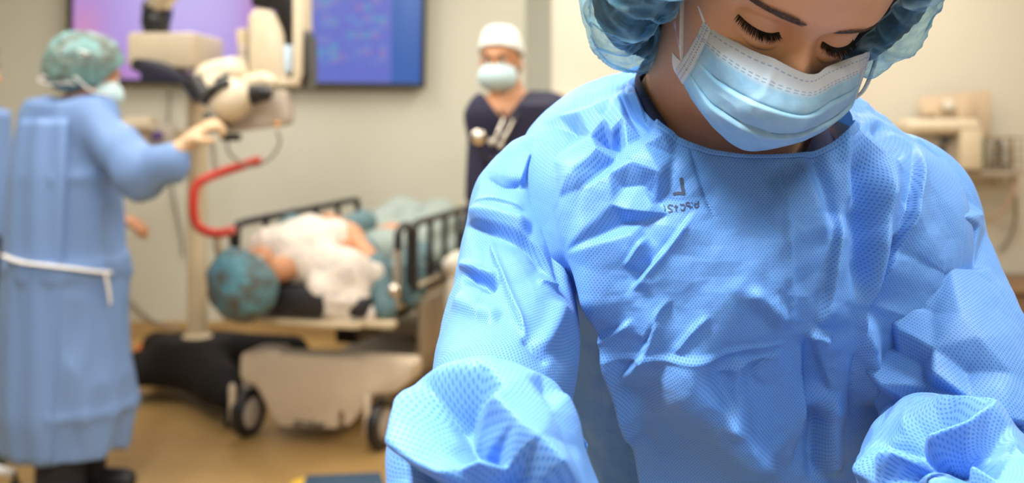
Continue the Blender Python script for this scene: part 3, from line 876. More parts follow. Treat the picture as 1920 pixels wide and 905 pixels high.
# flat facets of the crumpled cloth: corner points (picture x, y, height in mm), triangulated
FACETS = {
 'T': [(1050, 224, 0), (1075, 238, -7), (1090, 222, 3), (1116, 218, 5), (1150, 190, 1), (1187, 160, 0), (1165, 196, 4), (1207, 200, 0), (1240, 225, 0), (1276, 248, 0), (1139, 260, -10), (1156, 267, -6),
       (1199, 206, 6), (1172, 232, 6), (1150, 256, 5), (1137, 234, 5), (1180, 216, -3), (1125, 290, 7), (1090, 334, 7), (1060, 375, 2), (1133, 314, -3), (1100, 362, -1), (1110, 262, 2),
       (1212, 280, 6), (1176, 276, 2), (1186, 312, 6), (1166, 350, -1), (1206, 345, -1), (1232, 380, -3), (1247, 268, 6), (1238, 330, 7), (1226, 384, 3), (1214, 240, -3), (1232, 250, 4), (1200, 252, -2),
       (1174, 394, 4), (1168, 416, -4), (1205, 416, -2), (1214, 398, 4), (1185, 440, 4), (1165, 525, 0), (1257, 344, 0), (1262, 290, 0), (1040, 300, 0), (1035, 390, 0), (1068, 475, 0), (1100, 545, 0), (1225, 490, 0), (1255, 400, 0), (1150, 385, 3), (1148, 330, 4), (1156, 300, 0), (1020, 240, 0)],
 'l': [(690, 920, 0), (700, 830, 0), (715, 750, 0), (755, 690, 0), (822, 660, 0), (905, 655, 0), (990, 670, 0), (1065, 705, 0), (1110, 775, 0), (1118, 850, 0), (1105, 950, 0), (760, 960, 0),
       (777, 710, 4), (774, 780, 8), (775, 847, 11), (745, 800, -2), (740, 860, -6), (840, 706, 4), (905, 712, 6), (846, 778, -12), (880, 764, -11), (822, 745, -6), (905, 748, -4), (922, 789, 13), (971, 742, 8), (940, 765, 9), (1010, 752, 2), (1000, 720, 5), (1052, 745, 6), (1070, 800, 5),
       (872, 816, -12), (900, 800, -3), (895, 842, -11), (930, 862, -9), (956, 832, 13), (990, 868, 13), (1028, 908, 12), (965, 896, -9), (985, 920, -8), (820, 830, 3), (840, 860, 2), (846, 898, 8), (869, 884, 3), (906, 876, 6), (956, 888, 3), (800, 872, 9), (770, 885, -9), (830, 925, -9), (900, 920, -6), (1040, 850, 4), (1010, 800, 7), (1060, 880, 3)],
 'R': [(1640, 300, 0), (1700, 250, 0), (1716, 272, 4), (1703, 350, 6), (1692, 420, 5), (1669, 440, -8), (1650, 490, -9), (1640, 560, -3), (1760, 290, 0), (1800, 340, 1), (1745, 380, -5), (1722, 430, -4), (1775, 360, 2), (1835, 400, 2), (1850, 430, 0),
       (1822, 430, 4), (1790, 440, 10), (1752, 466, 10), (1720, 500, 6), (1689, 545, 4), (1800, 474, -9), (1760, 490, -9), (1732, 512, -6), (1830, 498, -2), (1826, 512, 2), (1780, 520, 4), (1727, 520, 4), (1679, 556, 0), (1860, 500, 0), (1890, 540, 0),
       (1672, 590, 6), (1655, 620, -3), (1699, 630, 4), (1718, 676, -4), (1680, 660, -2), (1642, 690, 6), (1670, 722, 4), (1700, 760, -3), (1660, 750, -4), (1741, 722, -2), (1757, 706, 5), (1774, 692, 2), (1756, 663, 3), (1812, 690, -4), (1800, 600, 3), (1750, 590, 0), (1830, 640, 2), (1863, 780, 4), (1820, 750, 2), (1925, 815, -8), (1920, 790, 3), (1900, 700, 0), (1935, 620, 0), (1945, 720, 0), (1620, 700, 0), (1630, 790, 0), (1900, 860, 0), (1600, 620, 0)],
 'r': [(1585, 900, 0), (1590, 830, 0), (1605, 760, 0), (1680, 715, 0), (1760, 710, 0), (1850, 750, 0), (1940, 790, 0), (1960, 900, 0), (1900, 960, 0), (1620, 960, 0), (1760, 970, 0),
       (1624, 770, 6), (1655, 790, 0), (1688, 810, -3), (1740, 744, 5), (1782, 758, 4), (1700, 760, 4), (1850, 790, 8), (1846, 804, 9), (1817, 824, 8), (1755, 846, 8), (1688, 862, 8), (1616, 877, 6), (1700, 830, -9), (1780, 800, -10), (1740, 812, -11), (1645, 830, -2), (1650, 855, 1),
       (1695, 878, -10), (1740, 866, -9), (1790, 866, -11), (1846, 864, -8), (1760, 897, 6), (1700, 905, -4), (1830, 893, 4), (1880, 820, 4), (1900, 855, 3), (1870, 900, 0), (1800, 925, -6), (1660, 910, 3)],
}
from mathutils.geometry import delaunay_2d_cdt
FACET_GAIN = {'T': 1.9, 'l': 2.2, 'R': 2.6, 'r': 2.7}
def facet_disp(V, N, part, shape):
    if part not in FACETS: return 0
    view = V - np.array((0, 0, CAMZ)); dist = np.linalg.norm(view, axis=1, keepdims=True)
    fac = sstep(0.05, 0.50, -(N * view / dist).sum(1))
    px = 960 + F * V[:, 0] / np.maximum(V[:, 1], .2); py = HZ - F * (V[:, 2] - CAMZ) / np.maximum(V[:, 1], .2)
    P = np.array(FACETS[part], float); D = np.zeros(len(V))
    r = delaunay_2d_cdt([Vector(p[:2]) for p in P], [], [], 0, 1e-6)
    vv, tris, orig = r[0], r[2], r[3]
    for t in tris:
        a, b, c = (np.array(vv[i]) for i in t); h = [P[orig[i][0], 2] for i in t]
        m = np.where((px >= min(a[0], b[0], c[0])) & (px <= max(a[0], b[0], c[0])) & (py >= min(a[1], b[1], c[1])) & (py <= max(a[1], b[1], c[1])) & (fac > 0))[0]
        if len(m) == 0: continue
        det = (b[1] - c[1]) * (a[0] - c[0]) + (c[0] - b[0]) * (a[1] - c[1])
        if abs(det) < 1e-6: continue
        l1 = ((b[1] - c[1]) * (px[m] - c[0]) + (c[0] - b[0]) * (py[m] - c[1])) / det
        l2 = ((c[1] - a[1]) * (px[m] - c[0]) + (a[0] - c[0]) * (py[m] - c[1])) / det
        k = (l1 >= 0) & (l2 >= 0) & (l1 + l2 <= 1)
        D[m[k]] = (l1 * h[0] + l2 * h[1] + (1 - l1 - l2) * h[2])[k]
    G = (D * fac).reshape(shape)
    for _ in range(2):
        G = (np.roll(G, 1, 1) + 2 * G + np.roll(G, -1, 1)) / 4
        G[1:-1] = (G[:-2] + 2 * G[1:-1] + G[2:]) / 4
    return FACET_GAIN[part] * 1e-3 * G.ravel()

FOLD = 2.1
def fold_disp(V, N, part):
    view = V - np.array((0, 0, CAMZ)); dist = np.linalg.norm(view, axis=1, keepdims=True)
    fac = sstep(-0.05, 0.30, -(N * view / dist).sum(1))
    px = 960 + F * V[:, 0] / np.maximum(V[:, 1], .2); py = HZ - F * (V[:, 2] - CAMZ) / np.maximum(V[:, 1], .2)
    D = np.zeros(len(V))
    for ps, kind, pts, w, h, tail in STROKES:
        if part not in ps: continue
        P = crom(pts, (len(pts) - 1) * 6 + 1)
        reach = max(w * 4, tail * 3 if kind == 's' else 0) + 10
        lo, hi = P.min(0) - reach, P.max(0) + reach
        m = np.where((px > lo[0]) & (px < hi[0]) & (py > lo[1]) & (py < hi[1]) & (fac > 0))[0]
        if len(m) == 0: continue
        x, y = px[m], py[m]; bd = np.full(len(m), 1e9); sd = np.zeros(len(m)); tt = np.zeros(len(m))
        L = np.concatenate([[0], np.cumsum(np.linalg.norm(np.diff(P, axis=0), axis=1))])
        for i in range(len(P) - 1):
            a, b = P[i], P[i + 1]; e = b - a; l2 = max(e.dot(e), 1e-9)
            t = ((x - a[0]) * e[0] + (y - a[1]) * e[1]) / l2; tc = np.clip(t, 0, 1)
            d = np.hypot(x - a[0] - tc * e[0], y - a[1] - tc * e[1])
            cr = e[0] * (y - a[1]) - e[1] * (x - a[0])
            u = d < bd
            bd[u] = d[u]; sd[u] = (d * np.sign(cr))[u]; tt[u] = ((L[i] + t * np.sqrt(l2)) / L[-1])[u]
        end = sstep(-.02, .22, tt) * (1 - sstep(.78, 1.02, tt))
        if tail > 300: end = sstep(-.02, .35, tt) * (1 - sstep(1.2, 1.6, tt))
        if kind == 'g': f = np.exp(-(bd / w) ** 2)
        elif kind == 'c': f = np.exp(-bd / w)
        else: f = sstep(-w, w * .6, sd) * np.exp(-np.maximum(sd, 0) / tail)
        D[m] += FOLD * h * 1e-3 * f * end * fac[m]
    return D

def crumple(V, s=0, sc=1.0):
    wv = np.stack([vnoise(V * 8 + 3, s + 1), vnoise(V * 8 + 9, s + 2), vnoise(V * 8 + 5, s + 3)], -1) * .012
    q = V + wv
    msk = sstep(-.35, .5, vnoise(V * 7, s + 8))
    return sc * (.0058 * facet(q * 13.5, s + 5) + .0036 * (.35 + .65 * msk) * facet(q * 31, s + 6) + .0013 * msk * facet(q * 74, s + 7))

def ring_surface(rings, vs, th):
    R = np.asarray(rings, float)
    C = crom(R, (len(R) - 1) * 24 + 1)
    cl = np.concatenate([[0], np.cumsum(np.linalg.norm(np.diff(C[:, :3], axis=0), axis=1) + np.abs(np.diff(C[:, 3])) * .9 + np.abs(np.diff(C[:, 4])) * .5)])
    s = vs * cl[-1]
    c = np.stack([np.interp(s, cl, C[:, i]) for i in range(C.shape[1])], 1)
    T, S_ = np.meshgrid(th, np.arange(len(vs)), indexing='xy')
    T, S_ = T.ravel(), S_.ravel(); k = c[S_]
    cs, sn = np.cos(T), np.sin(T); e = 2 / k[:, 6]
    xl = k[:, 3] * np.sign(cs) * np.abs(cs) ** e
    yl = np.where(sn > 0, -k[:, 4], k[:, 5]) * np.abs(sn) ** e
    V = np.stack([k[:, 0] + xl, k[:, 1] + yl, k[:, 2] + k[:, 7] * yl + k[:, 8] * xl], -1)
    nr, nc = len(vs), len(th)
    G = V.reshape(nr, nc, 3)
    du = np.concatenate([np.zeros((nr, 1)), np.cumsum(np.linalg.norm(np.diff(G, axis=1), axis=2), 1)], 1)
    mid = np.argmin(np.abs(th - np.pi / 2)); du = du - du[:, mid:mid + 1]
    dv = np.concatenate([[0], np.cumsum(np.linalg.norm(np.diff(G[:, mid], axis=0), axis=1))])
    UV = np.stack([du, np.repeat(dv[:, None], nc, 1)], -1).reshape(-1, 2)
    return V, UV, s[S_]

def sleeve_surface(ctrl, nl, nc, flatten=None):
    P = crom(ctrl, (len(ctrl) - 1) * 20 + 1)
    cl = np.concatenate([[0], np.cumsum(np.linalg.norm(np.diff(P[:, :3], axis=0), axis=1) + .6 * np.abs(np.diff(P[:, 3])))])
    s = np.linspace(0, cl[-1], nl)
    p = np.stack([np.interp(s, cl, P[:, i]) for i in range(4)], 1)
    T = np.gradient(p[:, :3], axis=0); T /= np.linalg.norm(T, axis=1, keepdims=True)
    K = np.ones(9) / 9
    T = np.stack([np.convolve(np.pad(T[:, i], 4, mode='edge'), K, 'valid') for i in range(3)], 1); T /= np.linalg.norm(T, axis=1, keepdims=True)
    n = np.cross(T, np.array((0, 1.0, 0.05))); n /= np.linalg.norm(n, axis=1, keepdims=True); b = np.cross(T, n)
    a = np.linspace(0, 2 * np.pi, nc, endpoint=False)
    G = p[:, None, :3] + p[:, None, 3:4] * (np.cos(a)[None, :, None] * n[:, None] + np.sin(a)[None, :, None] * b[:, None])
    r = p[:, 3].mean()
    UV = np.stack(np.meshgrid(a * r, s), -1).reshape(-1, 2)
    return G.reshape(-1, 3), UV

parts_V, parts_Q, parts_UV, off = [], [], [], 0
def add_part(V, Q, UV, part, seed, sc=1.0, extra=None, shape=None):
    global off
    N = vnormals(V, Q)
    c0 = V.mean(0)
    if ((V - c0) * N).sum() < 0: N = -N; Q = Q[:, ::-1]
    D = fold_disp(V, N, part) + crumple(V, seed, sc) + facet_disp(V, N, part, shape or (len(V) // (320 if part in 'lr' else 300), 320 if part in 'lr' else 300))
    if extra is not None: D = D + extra
    parts_V.append(V + N * D[:, None]); parts_Q.append(Q + off); parts_UV.append(UV); off += len(V)

# rings: cx cy cz  half-width front back exponent tilt roll
RINGS = [
    (.205, .955, 1.447, .093, .087, .075, 2.2, .53, -.02),
    (.205, .965, 1.440, .125, .100, .090, 2.2, .50, -.03),
    (.205, .975, 1.417, .165, .114, .105, 2.3, .42, -.06),
    (.206, .985, 1.384, .196, .128, .112, 2.4, .30, -.05),
    (.208, .990, 1.335, .203, .140, .115, 2.5, .16, -.04),
    (.207, 1.00, 1.270, .204, .146, .115, 2.5, .06, -.03),
    (.208, 1.02, 1.200, .200, .138, .115, 2.4, .02, 0),
    (.210, 1.04, 1.130, .196, .132, .120, 2.3, 0, 0),
    (.216, 1.06, 1.030, .190, .136, .130, 2.3, 0, 0),
    (.230, 1.08, .900, .196, .155, .145, 2.2, 0, 0),
    (.230, 1.09, .700, .210, .172, .160, 2.2, 0, 0),
    (.230, 1.10, .420, .230, .190, .180, 2.2, 0, 0)]
vs = np.concatenate([np.linspace(0, .46, 400), np.linspace(.466, 1, 70)])
th = np.concatenate([np.linspace(-.35, np.pi + .35, 430), np.linspace(np.pi + .40, 2 * np.pi - .40, 60)])
V, UV, sv = ring_surface(RINGS, vs, th)
Q = gridq(len(vs), len(th), True)
# UV seam: the wrap quads get no special care, they face away
neckband = .0016 * (1 - sstep(.011, .0135, sv)) - .0010 * np.exp(-((sv - .0135) / .0012) ** 2) - .0006 * np.exp(-((sv - .0095) / .0007) ** 2)
low = sstep(.5, .9, sv / sv.max())
drape = low * .02 * np.sin(np.tile(th, len(vs)) * 9 + 3 * vnoise(V * 4, 77))
add_part(V, Q, UV, 'T', 11, 1.0, neckband + drape, (len(vs), len(th)))
LS = [(*A(1052, 300, .990), .020), (*A(1012, 318, .985), .034), (*A(986, 368, .975), .046), (*A(970, 450, .950), .0475), (*A(963, 560, .905), .0555), (*A(950, 680, .850), .0548), (*A(930, 770, .800), .050), (*A(915, 830, .775), .045)]
V, UV = sleeve_surface(LS, 300, 300); add_part(V, gridq(300, 300, True), UV, 'L', 31)
LF = [(*A(900, 765, .800), .010), (*A(902, 778, .785), .036), (*A(905, 800, .765), .053), (*A(908, 838, .735), .0645), (*A(912, 880, .705), .0655), (*A(960, 985, .668), .058), (*A(1050, 1110, .635), .048), (*A(1150, 1180, .612), .040)]
V, UV = sleeve_surface(LF, 300, 320); add_part(V, gridq(300, 320, True), UV, 'l', 41, .5)
RS = [(*A(1640, 300, 1.0), .020), (*A(1688, 318, 1.0), .036), (*A(1728, 372, .990), .0475), (*A(1742, 452, .975), .050), (*A(1762, 550, .945), .0555), (*A(1784, 655, .905), .064), (*A(1800, 760, .870), .066), (*A(1795, 840, .850), .055)]
V, UV = sleeve_surface(RS, 300, 300); add_part(V, gridq(300, 300, True), UV, 'R', 51, .7)
RF = [(*A(1764, 842, .885), .010), (*A(1764, 852, .870), .038), (*A(1764, 868, .850), .056), (*A(1768, 895, .825), .0655), (*A(1800, 930, .795), .0665), (*A(1870, 1000, .750), .060), (*A(1930, 1080, .690), .050), (*A(1960, 1130, .655), .041)]
V, UV = sleeve_surface(RF, 300, 320); add_part(V, gridq(300, 320, True), UV, 'r', 61, .5)
GV, GQ, GUV = np.concatenate(parts_V), np.concatenate(parts_Q), np.concatenate(parts_UV)
GOWN = link('surgical_gown', npmesh('surgical_gown', GV, GQ, uv=GUV), M_GOWN, HERO)
GOWN['label'] = 'blue nonwoven surgical gown with crumpled folds'

# printed size mark showing through the cloth
gbvh = BVHTree.FromPolygons([tuple(v) for v in GV[:len(vs) * len(th)]], [tuple(int(i) for i in q) for q in GQ[:len(Q)]])
def drop(px, py, lift=.0005):
    o = Vector((0, 0, CAMZ)); d = (at(px, py, 1.0) - o).normalized()
    h, n, i, t = gbvh.ray_cast(o, d)
    if n.dot(d) > 0: n = -n
    return h + n * lift
def ribbon(mb, pts, w):
    P = crom(pts, (len(pts) - 1) * 5 + 1); T = np.gradient(P, axis=0); T /= np.maximum(np.linalg.norm(T, axis=1, keepdims=True), 1e-6)
    n = np.stack([-T[:, 1], T[:, 0]], 1); V = []
    for p, m in zip(P, n): V += [drop(*(p - m * w / 2)), drop(*(p + m * w / 2))]
    mb.add(V, [(2 * i, 2 * i + 1, 2 * i + 3, 2 * i + 2) for i in range(len(P) - 1)])
M_INK = mat('grey_ink', (0.045, 0.065, 0.12), 0.7)
mk = MB()
for p, w in [([(1277, 333), (1279, 348), (1282, 364)], 6.5), ([(1262, 364), (1272, 362), (1283, 363)], 5.5),
             ([(1245, 385), (1247, 391), (1246, 396)], 2.2),
             ([(1262, 386), (1256, 384), (1253, 389), (1258, 392), (1260, 396), (1253, 398)], 2.6),
             ([(1267, 384), (1268, 396)], 2.6), ([(1264, 388), (1271, 387)], 2.2),
             ([(1275, 384), (1282, 384), (1284, 389), (1281, 394), (1276, 393)], 2.6),
             ([(1293, 380), (1287, 380), (1287, 385), (1293, 386), (1293, 390)], 2.6),
             ([(1297, 379), (1297, 381)], 3), ([(1297, 387), (1297, 389)], 3),
             ([(1309, 377), (1309, 388)], 2.6), ([(1309, 383), (1304, 382), (1302, 386), (1305, 389), (1309, 387)], 2.4)]:
    ribbon(mk, p, w)
mk.build('printed_size_mark', M_INK, GOWN, smooth=True)['label'] = 'grey mirrored letter print showing through the chest'

# navy collar of the scrub top inside the neckline
CR = [(.194, .966, 1.454, .0785, .074, .066, 2.2, .58, -.16), (.195, .962, 1.444, .0840, .080, .070, 2.2, .54, -.15), (.199, .964, 1.424, .090, .084, .074, 2.2, .50, -.10), (.205, .97, 1.39, .110, .088, .078, 2.2, .45, -.06)]
th2 = np.linspace(0, 2 * np.pi, 160, endpoint=False)
V, UV, s2 = ring_surface(CR, np.linspace(0, 1, 30), th2)
fr = np.clip(np.sin(np.tile(th2, 30)), 0, 1) ** 4
V[:, 2] -= fr * .05 * (1 - s2 / s2.max()); V[:, 1] += fr * .012
sc_ = link('scrub_top', npmesh('scrub_top', V, gridq(30, 160, True)), M_NAVY, HERO); sc_['label'] = 'navy scrub top collar at the neck'
# scrub trousers, shoes and gloves below the picture
tm = MB()
for sx in (-1, 1):
    tm.tube([(0.23 + .085 * sx, 1.09, 0.86), (0.23 + .10 * sx, 1.065, 0.5), (0.23 + .11 * sx, 1.11, 0.10)], [.105, .095, .085], 20, 5, caps=False)
tm.build('scrub_trousers', M_NAVY, HERO)
M_SHOE = mat('clog_white', (0.55, 0.55, 0.55), 0.4)
for sx in (-1, 1):
    V, Q = sdf_mesh([('c', (0.23 + .11 * sx, 1.14, .045), (0.23 + .11 * sx, .97, .04), .046, .042, .02)], .006, .02, cut=lambda q: -(q[:, 2] - .0))
    link('shoe', npmesh('shoe', V, Q), M_SHOE, HERO)

# unseen draped table, added to bounce blue light onto the gown
M_DRAPE = gown_mat('blue_bounce_drape', (0.11, 0.29, 0.66), None, False)
it_ = empty('bounce_table', (.40, .46, 0), 'unseen blue draped table added to bounce light onto the gown of the woman', 'table')
V, Q = sdf_mesh([('c', (-.02, .34, .925), (.82, .34, .925), .035, .035, .03), ('c', (-.02, .60, .925), (.82, .60, .925), .035, .035, .03), ('c', (-.02, .34, .925), (-.02, .60, .925), .035, .035, .03), ('c', (.82, .34, .925), (.82, .60, .925), .035, .035, .03)] + [('c', (-.02, .34 + .037 * k, .925), (.82, .34 + .037 * k, .925), .035, .035, .03) for k in range(1, 7)], .012, .03)
rel(link('bounce_drape', npmesh('bounce_drape', V, Q), M_DRAPE), it_)
M_STEELT = mat('table_steel', (.55, .55, .55), .3, 1.0)
for x in (0.02, .78):
    for y in (.36, .58): rel(MB().tube([(x, y, .90), (x, y, .0)], .016, 12).build('leg', M_STEELT), it_)
rel(MB().box((.40, .47, .20), (.74, .20, .02), .005).build('lower_shelf', M_STEELT), it_)
# ------------------------------------------------------------------ people further back
M_SKIN2 = skin_mat('skin_far', (0.56, 0.27, 0.14))
M_SKIN3 = skin_mat('skin_man', (0.50, 0.24, 0.12))
M_BLACK = mat('black_cotton', (0.010, 0.010, 0.014), 0.85)
M_MASK2 = mat('far_mask', (0.52, 0.70, 0.74), 0.7, scale=80)
M_TIE = mat('white_cotton_tie', (0.78, 0.76, 0.72), 0.8)
M_SHOE2 = mat('black_clog', (0.012, 0.012, 0.014), 0.5)
def teal_cap(name, a, b_, br, mixk):
    m, nt, b = nodes(name); t = NT(nt); c = t.coord()
    f = t.noise(c, 14, 4, .6, .8); g = t.noise(c, 60, 3, .6)
    fr = t.n('ShaderNodeMapRange'); t.l(f, fr.inputs[0]); fr.inputs[1].default_value = .40; fr.inputs[2].default_value = .60
    col = t.mix(g, a, b_); col = t.mix(t.math('MULTIPLY', fr.outputs[0], mixk * .5), col, br)
    t.l(col, b.inputs['Base Color']); b.inputs['Roughness'].default_value = .55
    t.l(t.bump(g, .4, .004), b.inputs['Normal']); return m
M_TEAL = teal_cap('teal_bouffant', (0.14, 0.34, 0.36), (0.19, 0.33, 0.32), (0.10, 0.08, 0.05), 1.5)
M_TEAL2 = teal_cap('blue_green_bouffant', (0.08, 0.28, 0.38), (0.11, 0.24, 0.27), (0.10, 0.075, 0.045), 1.7)

def head_prims(c, R):
    w = lambda *p: tuple(np.array(c) + np.array(R @ Vector(p)))
    return [('e', w(0, .010, .030), (.074, .094, .086), R, .02), ('e', w(0, -.030, -.045), (.054, .060, .070), R, .03),
            ('c', w(0, -.072, -.095), w(0, -.07, -.085), .022, .022, .02), ('c', w(0, -.090, .0), w(0, -.108, -.040), .007, .013, .012),
            ('c', w(-.03, -.084, .022), w(.03, -.084, .022), .012, .012, .015), ('c', w(-.03, -.075, -.03), w(.03, -.075, -.03), .020, .020, .02),
            ('e', w(-.075, .012, -.012), (.011, .020, .031), R, .008), ('e', w(.075, .012, -.012), (.011, .020, .031), R, .008),
            ('c', w(-.02, -.088, -.065), w(.02, -.088, -.065), .007, .007, .008)]
def look(fwd, roll=0):
    """rotation whose -y is fwd and z is roughly up"""
    f = Vector(fwd).normalized(); x = f.cross(Vector((0, 0, 1))).normalized() * -1; x = -x
    y = -f; x = y.cross(Vector((0, 0, 1))).normalized(); z = x.cross(y)
    return Matrix((x, y, z)).transposed()
def cloth(name, prims, vox, mt, parent, k=.03, amp=.006, fq=9, cut=None, vert=True, seed=0, label=None, it=2):
    sc = np.array((fq, fq, fq * (.35 if vert else 1)))
    def dsp(q): return amp * (fbm(q * sc + seed, 3, seed) + .6 * (1 - 2.2 * np.abs(vnoise(q * sc * 1.3 + seed * 3, seed + 4))))
    V, Q = sdf_mesh(prims, vox, k, dsp, cut); V = relax(V, Q, it)
    o = link(name, npmesh(name, V, Q), mt, parent)
    if label: o['label'] = label
    return o
def face_parts(c, R, parent, iris=(0.02, 0.012, 0.008)):
    w = lambda *p: Vector(c) + R @ Vector(p)
    me_ = mat('eye_dark', iris, .25); mw = mat('eye_white', (.75, .72, .68), .3)
    for sx in (-1, 1):
        MB().ell(w(.031 * sx, -.0805, .0), (.0125, .0125, .008), R).build('eye', mw, parent)
        MB().ell(w(.031 * sx, -.0915, -.0005), (.006, .003, .006), R).build('iris', me_, parent)
        MB().tube([w(.014 * sx, -.100, .021), w(.032 * sx, -.098, .026), w(.050 * sx, -.086, .020)], [.003, .0042, .002], 8, 4).build('eyebrow', M_HAIR, parent)
def mask_far(c, R, parent, mt):
    w = lambda *p: tuple(np.array(c) + np.array(R @ Vector(p)))
    cutp = lambda q: ((q - np.array(c)) @ np.array(R))[:, 1] + .012
    o = cloth('face_mask', [('e', w(0, -.045, -.058), (.074, .086, .062), R)], .005, mt, parent, amp=.002, fq=30, cut=cutp)
    for sx in (-1, 1):
        MB().tube([w(.066 * sx, -.03, -.03), w(.080 * sx, .0, -.01), w(.083 * sx, .02, .01)], .002, 6, 4).build('ear_loop', M_TIE, o)
    return o

# ---- the gowned woman at the microscope
D1 = 3.90
a1 = lambda x, y, d=D1: tuple(at(x, y, d))
c1 = at(172, 140, 3.92); R1 = look((.78, .60, -.26))
nk1 = np.array(a1(140, 205, 3.93))
fx = float(nk1[0])
b1 = head_prims(c1, R1) + [('c', tuple(c1 + Vector((-.02, 0, -.06))), tuple(nk1), .052, .058, .03),
    ('c', a1(88, 235), a1(185, 235, 3.90), .065, .065, .05), ('c', a1(135, 250), a1(135, 470), .11, .12, .05), ('c', a1(135, 470), a1(137, 520), .13, .14, .05),
    ('c', a1(185, 240, 3.84), a1(262, 325, 3.74), .045, .038, .03), ('c', a1(262, 325, 3.74), a1(338, 278, 3.70), .037, .026, .02),
    ('c', a1(95, 240, 4.0), a1(120, 380, 4.12), .045, .038, .03), ('c', a1(120, 380, 4.12), a1(215, 405, 4.08), .036, .026, .02)]
hd = np.array(a1(372, 250, 3.72)); wr = np.array(a1(340, 277, 3.70))
b1 += [('c', tuple(wr), tuple(hd), .026, .022, .015)] + finger_prims(hd, hd - wr + (0, .01, .0), (-.4, -.5, .8), (.3, -.9, -.3), flex=.55)
hd2 = np.array(a1(228, 410, 4.08)); b1 += finger_prims(hd2, (.8, .3, -.3), (0, -.3, 1), (.1, 1, .2), flex=.45)
for sx in (-1, 1):
    hx, hy = fx + .0 * sx, D1 + .10 * sx
    b1 += [('c', (hx, hy, .86), (hx + .01, hy, .48), .085, .058, .04), ('c', (hx + .01, hy, .48), (hx - .01, hy, .09), .056, .038, .03),
           ('c', (hx - .03, hy, .045), (hx + .15, hy, .035), .036, .026, .03)]
V, Q = sdf_mesh(b1, .006, .02); V = relax(V, Q, 2)
P1 = link('person', npmesh('body', V, Q), M_SKIN2)
tag(P1, 'person in long blue gown and teal bouffant cap reaching for the microscope', 'person')
g1 = [('c', a1(85, 222), a1(182, 226, 3.88), .072, .070, .05), ('f', a1(128, 195), a1(128, 330), .135, .178, .06), ('f', a1(128, 320), a1(124, 500), .182, .205, .05),
      ('f', a1(124, 490), a1(130, 760), .205, .232, .05), ('f', a1(130, 750), a1(128, 836), .232, .205, .03),
      ('c', a1(175, 236, 3.84), a1(262, 326, 3.74), .090, .084, .04), ('c', a1(262, 326, 3.74), a1(324, 304, 3.71), .084, .074, .03)]
G1_ = cloth('surgical_gown', g1, .009, M_GOWN2, P1, k=.04, amp=.016, fq=7, seed=3, label='long blue wrap-round surgical gown',
            cut=lambda q: 2 * (.055 - np.sqrt((q[:, 0] - nk1[0] + .02) ** 2 + (q[:, 1] - nk1[1]) ** 2)) * (q[:, 2] > nk1[2] - .03) - 1 * (q[:, 2] <= nk1[2] - .03))
# overlapping back panel and tie
def on_skirt(ang, z, r): return (a1(126, 300)[0] + r * math.cos(ang), D1 - r * math.sin(ang), z)
ov = []
for i in range(40):
    z = np.interp(i, [0, 39], [1.40, .20]); r = np.interp(z, [.15, .35, .85, 1.2, 1.42], [.212, .240, .212, .190, .150])
    for j in range(24):
        an = np.interp(j, [0, 23], [1.15 + .25 * (i / 39), 2.85]); ov.append(on_skirt(an, z, r + .006 + .006 * math.sin(j * .9 + i * .13)))
po = link('gown_overlap', npmesh('gown_overlap', np.array(ov), gridq(40, 24)), M_GOWN2, G1_); s_ = po.modifiers.new('t', 'SOLIDIFY'); s_.thickness = .003
MB().tube([on_skirt(an, z, .226) for an, z in ((2.3, .920), (1.9, .905), (1.5, .895), (1.1, .880), (.8, .865), (.5, .852))], .014, 10, 5, flat=.35).build('waist_tie', M_TIE, G1_)['label'] = 'white waist tie'
MB().tube([on_skirt(an, z, .232) for an, z in ((.62, .86), (.56, .80), (.52, .74))], [.012, .012, .009], 10, 5, flat=.35).build('waist_tie', M_TIE, G1_)
cut1 = lambda q: -((q - np.array(c1)) @ np.array(R1) @ np.array((0, .80, .60)) + .028)
w1 = lambda *p: tuple(np.array(c1) + np.array(R1 @ Vector(p)))
cap1 = cloth('bouffant_cap', [('e', w1(0, .028, .040), (.112, .140, .112), R1), ('e', w1(0, .10, -.01), (.08, .07, .07), R1, .04)], .006, M_TEAL, P1, k=.04, amp=.007, fq=22, cut=cut1, vert=False, seed=9, label='teal bouffant cap over brown hair')
mask_far(c1, R1, P1, M_MASK2)
face_parts(c1, R1, P1)
for pts in ([(165, 100), (140, 92), (118, 90), (112, 99), (135, 104), (160, 103)], [(150, 112), (130, 104), (140, 98)],
            [(140, 158), (112, 148), (84, 143), (72, 150), (90, 157), (130, 156)], [(148, 150), (130, 140), (112, 150)]):
    MB().tube([a1(x, y, 3.80) for x, y in pts], .008, 8, 5, flat=.4).build('mask_tie', M_TIE, P1)['label'] = 'white mask tie knotted behind the head'
MB().tube([a1(148, 152, 3.81), a1(172, 170, 3.83), a1(205, 178, 3.88)], .004, 8, 5).build('mask_strap', M_TIE, P1)
# glove on the reaching hand
V, Q = sdf_mesh([(p[0], p[1], p[2], p[3] + .0028, p[4] + .0028, p[5]) for p in finger_prims(hd, hd - wr + (0, .01, 0), (-.4, -.5, .8), (.3, -.9, -.3), flex=.55)] + [('c', tuple(wr), tuple(hd), .030, .026, .015), ('f', a1(326, 290, 3.70), tuple(wr), .036, .031, .01)], .005, .012)
link('glove', npmesh('glove', relax(V, Q, 1), Q), M_GLOVE, P1)['label'] = 'cream latex glove'
MB().tube([a1(322, 294, 3.70), a1(334, 283, 3.70)], [.040, .037], 16, caps=False).build('glove_cuff', mat('yellow_cuff', (.72, .55, .25), .6), P1)['label'] = 'pale yellow glove cuff'
tm = MB()
for sx in (-1, 1):
    hx, hy = fx, D1 + .10 * sx
    tm.tube([(hx, hy, .84), (hx + .01, hy, .48), (hx, hy, .075)], [.10, .088, .084], 18, 5, caps=False)
tm.build('scrub_trousers', M_BLACK, P1)
